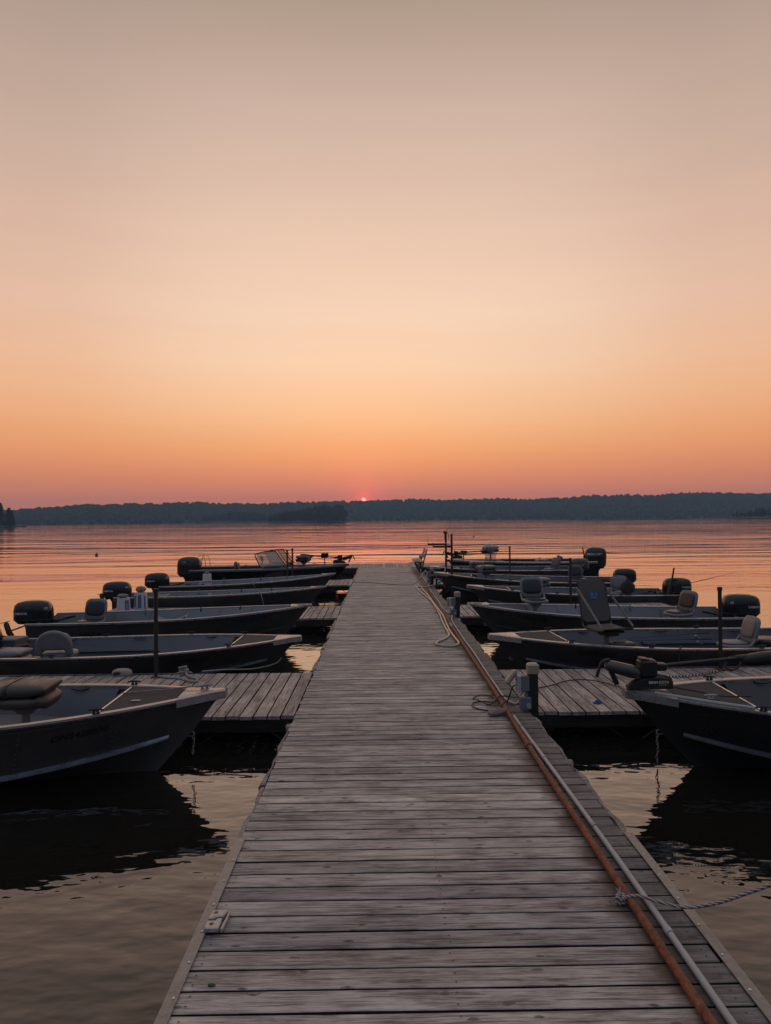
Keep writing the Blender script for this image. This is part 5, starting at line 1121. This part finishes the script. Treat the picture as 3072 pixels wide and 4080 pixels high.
cord('extension_cord', 'black extension cord looping from the nearest power post to the bow motor', [(1.375, 7.33, .265), (1.345, 7.33, .25), (1.330, 7.40, .16), (1.325, 7.50, .07), (1.30, 7.50, .055), (1.23, 7.40, .045), (1.173, 7.317, .02), (1.094, 7.31, z), (.993, 7.387, z), (.947, 7.507, z), (.987, 7.638, z), (1.092, 7.678, z), (1.181, 7.651, z), (1.232, 7.763, z), (1.222, 7.881, z), (1.155, 7.946, z), (1.069, 7.938, z), (.996, 7.821, z), (1.016, 7.727, z+.012), (1.079, 7.589, z+.012), (1.13, 7.542, z), (1.20, 7.60, .035), (1.268, 7.681, .066), (1.383, 7.733, .045), (1.504, 7.869, z), (1.629, 8.13, z), (1.78, 8.23, z), (2.0, 8.38, z), (2.25, 8.60, z), (2.52, 8.62, z), (2.75, 8.2, z), (2.72, 7.4, z)], .0075, 'cord_black', 'cord')
cord('thin_cable', 'thin dark cable stretched across the planks from the farthest power post', [(-.9, 22.26, .008), (-.3, 21.95, .008), (.5, 21.2, .008), (.91, 21.17, .008), (1.02, 21.4, .03), (1.18, 21.5, .12), (1.33, 21.4, .27)], .007, 'cord_black', 'cable')
hz_ = .022
HP = [(1.62, 20.45, .06), (1.30, 20.27, hz_), (1.03, 20.31, hz_), (1.04, 19.17, hz_), (1.12, 18.15, hz_), (1.195, 16.7, hz_), (1.195, 14.75, hz_), (1.168, 13.77, hz_), (1.147, 12.75, hz_), (1.136, 12.0, hz_), (1.02, 11.60, hz_), (.90, 11.36, hz_), (.855, 11.13, hz_), (.984, 10.965, hz_), (1.13, 10.98, hz_), (1.215, 11.21, hz_), (1.205, 11.72, hz_), (1.192, 12.4, hz_), (1.212, 13.23, hz_), (1.225, 14.14, hz_+.03), (1.213, 15.18, hz_+.03), (1.215, 16.4, hz_), (1.20, 18.1, hz_), (1.13, 19.9, hz_+.03), (1.30, 20.05, .05), (1.60, 20.5, .09), (1.80, 20.75, .25), (1.90, 20.85, .55)]
cord('water_hose', 'thick tan hose lying in long loops on the right side of the dock', HP, .0185, 'hose_tan', 'hose', 7)
cord('mooring_line', 'braided mauve and white mooring rope crossing the pipes at the lower right', [(1.225, 3.655, .04), (1.30, 3.64, .058), (1.38, 3.60, .050), (1.50, 3.54, .050), (1.62, 3.45, .12), (1.74, 3.36, .22), (1.90, 3.22, .36), (2.3, 2.9, .62), (3.0, 2.3, .9)], .0085, 'rope_braid', 'rope')
t = thing('rope_knot', 'knotted frayed end of the braided rope beside the rusty pipe', 'knot', (1.212, 3.66, DZ))
mb = MB(); mb.tube(spline([(.020*math.cos(k*1.7), .018*math.sin(k*2.1), .030+.02*math.sin(k*1.1)) for k in range(12)], 4), .0095, 7); mb.build('knot_body', 'rope_braid', t); mb = MB()
for k in range(9): mb.tube([(.0, 0, .05), (.012*math.cos(k*.7), .03+.008*math.sin(k*2), .07+.006*math.sin(k*1.7))], [.003, .0015], 4)
mb.build('frayed_end', 'rope_white', t); mb = MB(); mb.tube([(-.03+.022*math.cos(a), -.003, .022+.018*math.sin(a)) for a in [2*PI*k/14 for k in range(15)]], .003, 6); mb.build('eye_ring', 'beige_plastic', t)

# hose rack
t = thing('hose_rack', 'tall dark steel rack with two arms and a nozzle beside the dock', 'rack', (1.55, 20.2, 0))
for y, x, zt, za in ((0, .465, 1.83, 1.47), (.8, .375, 1.86, 1.51)):
    mb = MB(); mb.box((x, y, (zt-.3)/2), (.055, .055, zt+.3)); mb.build('post', 'steel_brown', t)
    mb = MB(); mb.box((x-.28, y-.002, za), (.52, .045, .05)); mb.build('arm', 'steel_brown', t); mb = MB(); mb.cyl((x-.53, y, za-.04), (x-.53, y, za+.13), .007, 6); mb.build('pin', 'steel_brown', t)
    mb = MB(); mb.box((x-.23, y+.003, .55+.05*(y > 0)), (.46, .05, .055)); mb.build('lower_beam', 'galv', t); mb = MB(); mb.cyl((x, y-.03, .34), (x-.33, y-.03, .06), .011, 6); mb.build('brace', 'steel_brown', t); mb = MB(); mb.box((x-.44, y, .30), (.05, .05, .50)); mb.build('upright', 'steel_brown', t)
mb = MB(); a, b_ = Vector((.465, 0, 1.50)), Vector((.375, .8, 1.54)); mb.rings([[a+Vector((-.03, 0, 0)), a+Vector((.03, 0, 0)), a+Vector((.03, 0, .02)), a+Vector((-.03, 0, .02))], [b_+Vector((-.03, 0, 0)), b_+Vector((.03, 0, 0)), b_+Vector((.03, 0, .02)), b_+Vector((-.03, 0, .02))]]); mb.build('cross_bar', 'galv', t)
o = node('nozzle', t, (.375, .76, 1.56))
mb = MB(); mb.box((-.01, 0, .20), (.07, .05, .26), ch=.015); mb.box((-.04, 0, .30), (.08, .05, .07), Ry(20), ch=.012); mb.build('body', 'black_plastic', o); mb = MB(); mb.tube(spline([(0, 0, .32), (.04, 0, .38), (.10, 0, .44), (.17, 0, .49)], 4), .012, 7); mb.build('spout', 'galv', o); mb = MB(); mb.tube(spline([(.03, 0, .30), (.07, 0, .24), (.08, 0, .14), (.06, 0, .12)], 4), .009, 6); mb.build('trigger_guard', 'black_plastic', o)
mb = MB(); mb.tube(spline([(.375-.02, .78, 1.60), (.36, .74, 1.2), (.34, .74, .75), (.25, .70, .45), (.05, .5, .37), (-.1, .4, .34)], 6), .018, 8); mb.build('feed_hose', 'hose_black', t)
# bench
t = thing('bench', 'wooden slatted bench at the far right corner of the dock', 'bench', (1.44, 26.35, DZ))
for k, x in enumerate((-.18, .0)): mb = MB(); mb.box((x, 0, .42), (.155, 1.75, .035), ch=.004); mb.build('seat_slat', 'finger_wood', t)
for z, x in ((.60, .145), (.765, .20)): mb = MB(); mb.box((x, 0, z), (.03, 1.75, .145), Ry(18), ch=.004); mb.build('back_slat', 'finger_wood', t)
for y in (-.7, .7):
    mb = MB(); mb.tube([(-.20, y, .40), (-.02, y, .0)], .022, 8); mb.tube([(.02, y, .0), (.10, y, .40), (.235, y, .86)], .022, 8); mb.tube([(-.24, y, .39), (.12, y, .39)], .02, 8); mb.build('leg_frame', 'post_black', t)
# buoys
for lb, x, y in (('small dark mooring buoy floating at the left', -19.0, 47.7), ('tiny buoy floating far out right of the hose rack', 10.8, 82.5)):
    t = thing('buoy', lb, 'buoy', (x, y, 0), group='buoys out on the lake'); mb = MB(); mb.pad((0, 0, .05), (.20, .20, .20), None, 1., 14, 9); mb.build('float', 'buoy_paint', t, smooth=True); mb = MB(); mb.tube([(0, 0, .14), (0, 0, .175)], .022, 8); mb.build('eye', 'black_plastic', t)
# ------------------------------------------------------------------ smoky evening air
hz = MB(); hz.box((0, 620, 20), (3000, 1460, 46)); ho = hz.build('haze', 'alu', smooth=None)
hm = bpy.data.materials.new('haze_air'); hm.use_nodes = True; ht = hm.node_tree; ht.nodes.clear()
pv = ht.nodes.new('ShaderNodeVolumePrincipled'); pv.inputs['Color'].default_value = (.44, .70, .95, 1); pv.inputs['Density'].default_value = .00055; pv.inputs['Anisotropy'].default_value = 0.0
oo = ht.nodes.new('ShaderNodeOutputMaterial'); ht.links.new(pv.outputs[0], oo.inputs['Volume'])
ho.data.materials.clear(); ho.data.materials.append(hm); tag(ho, kind='stuff')
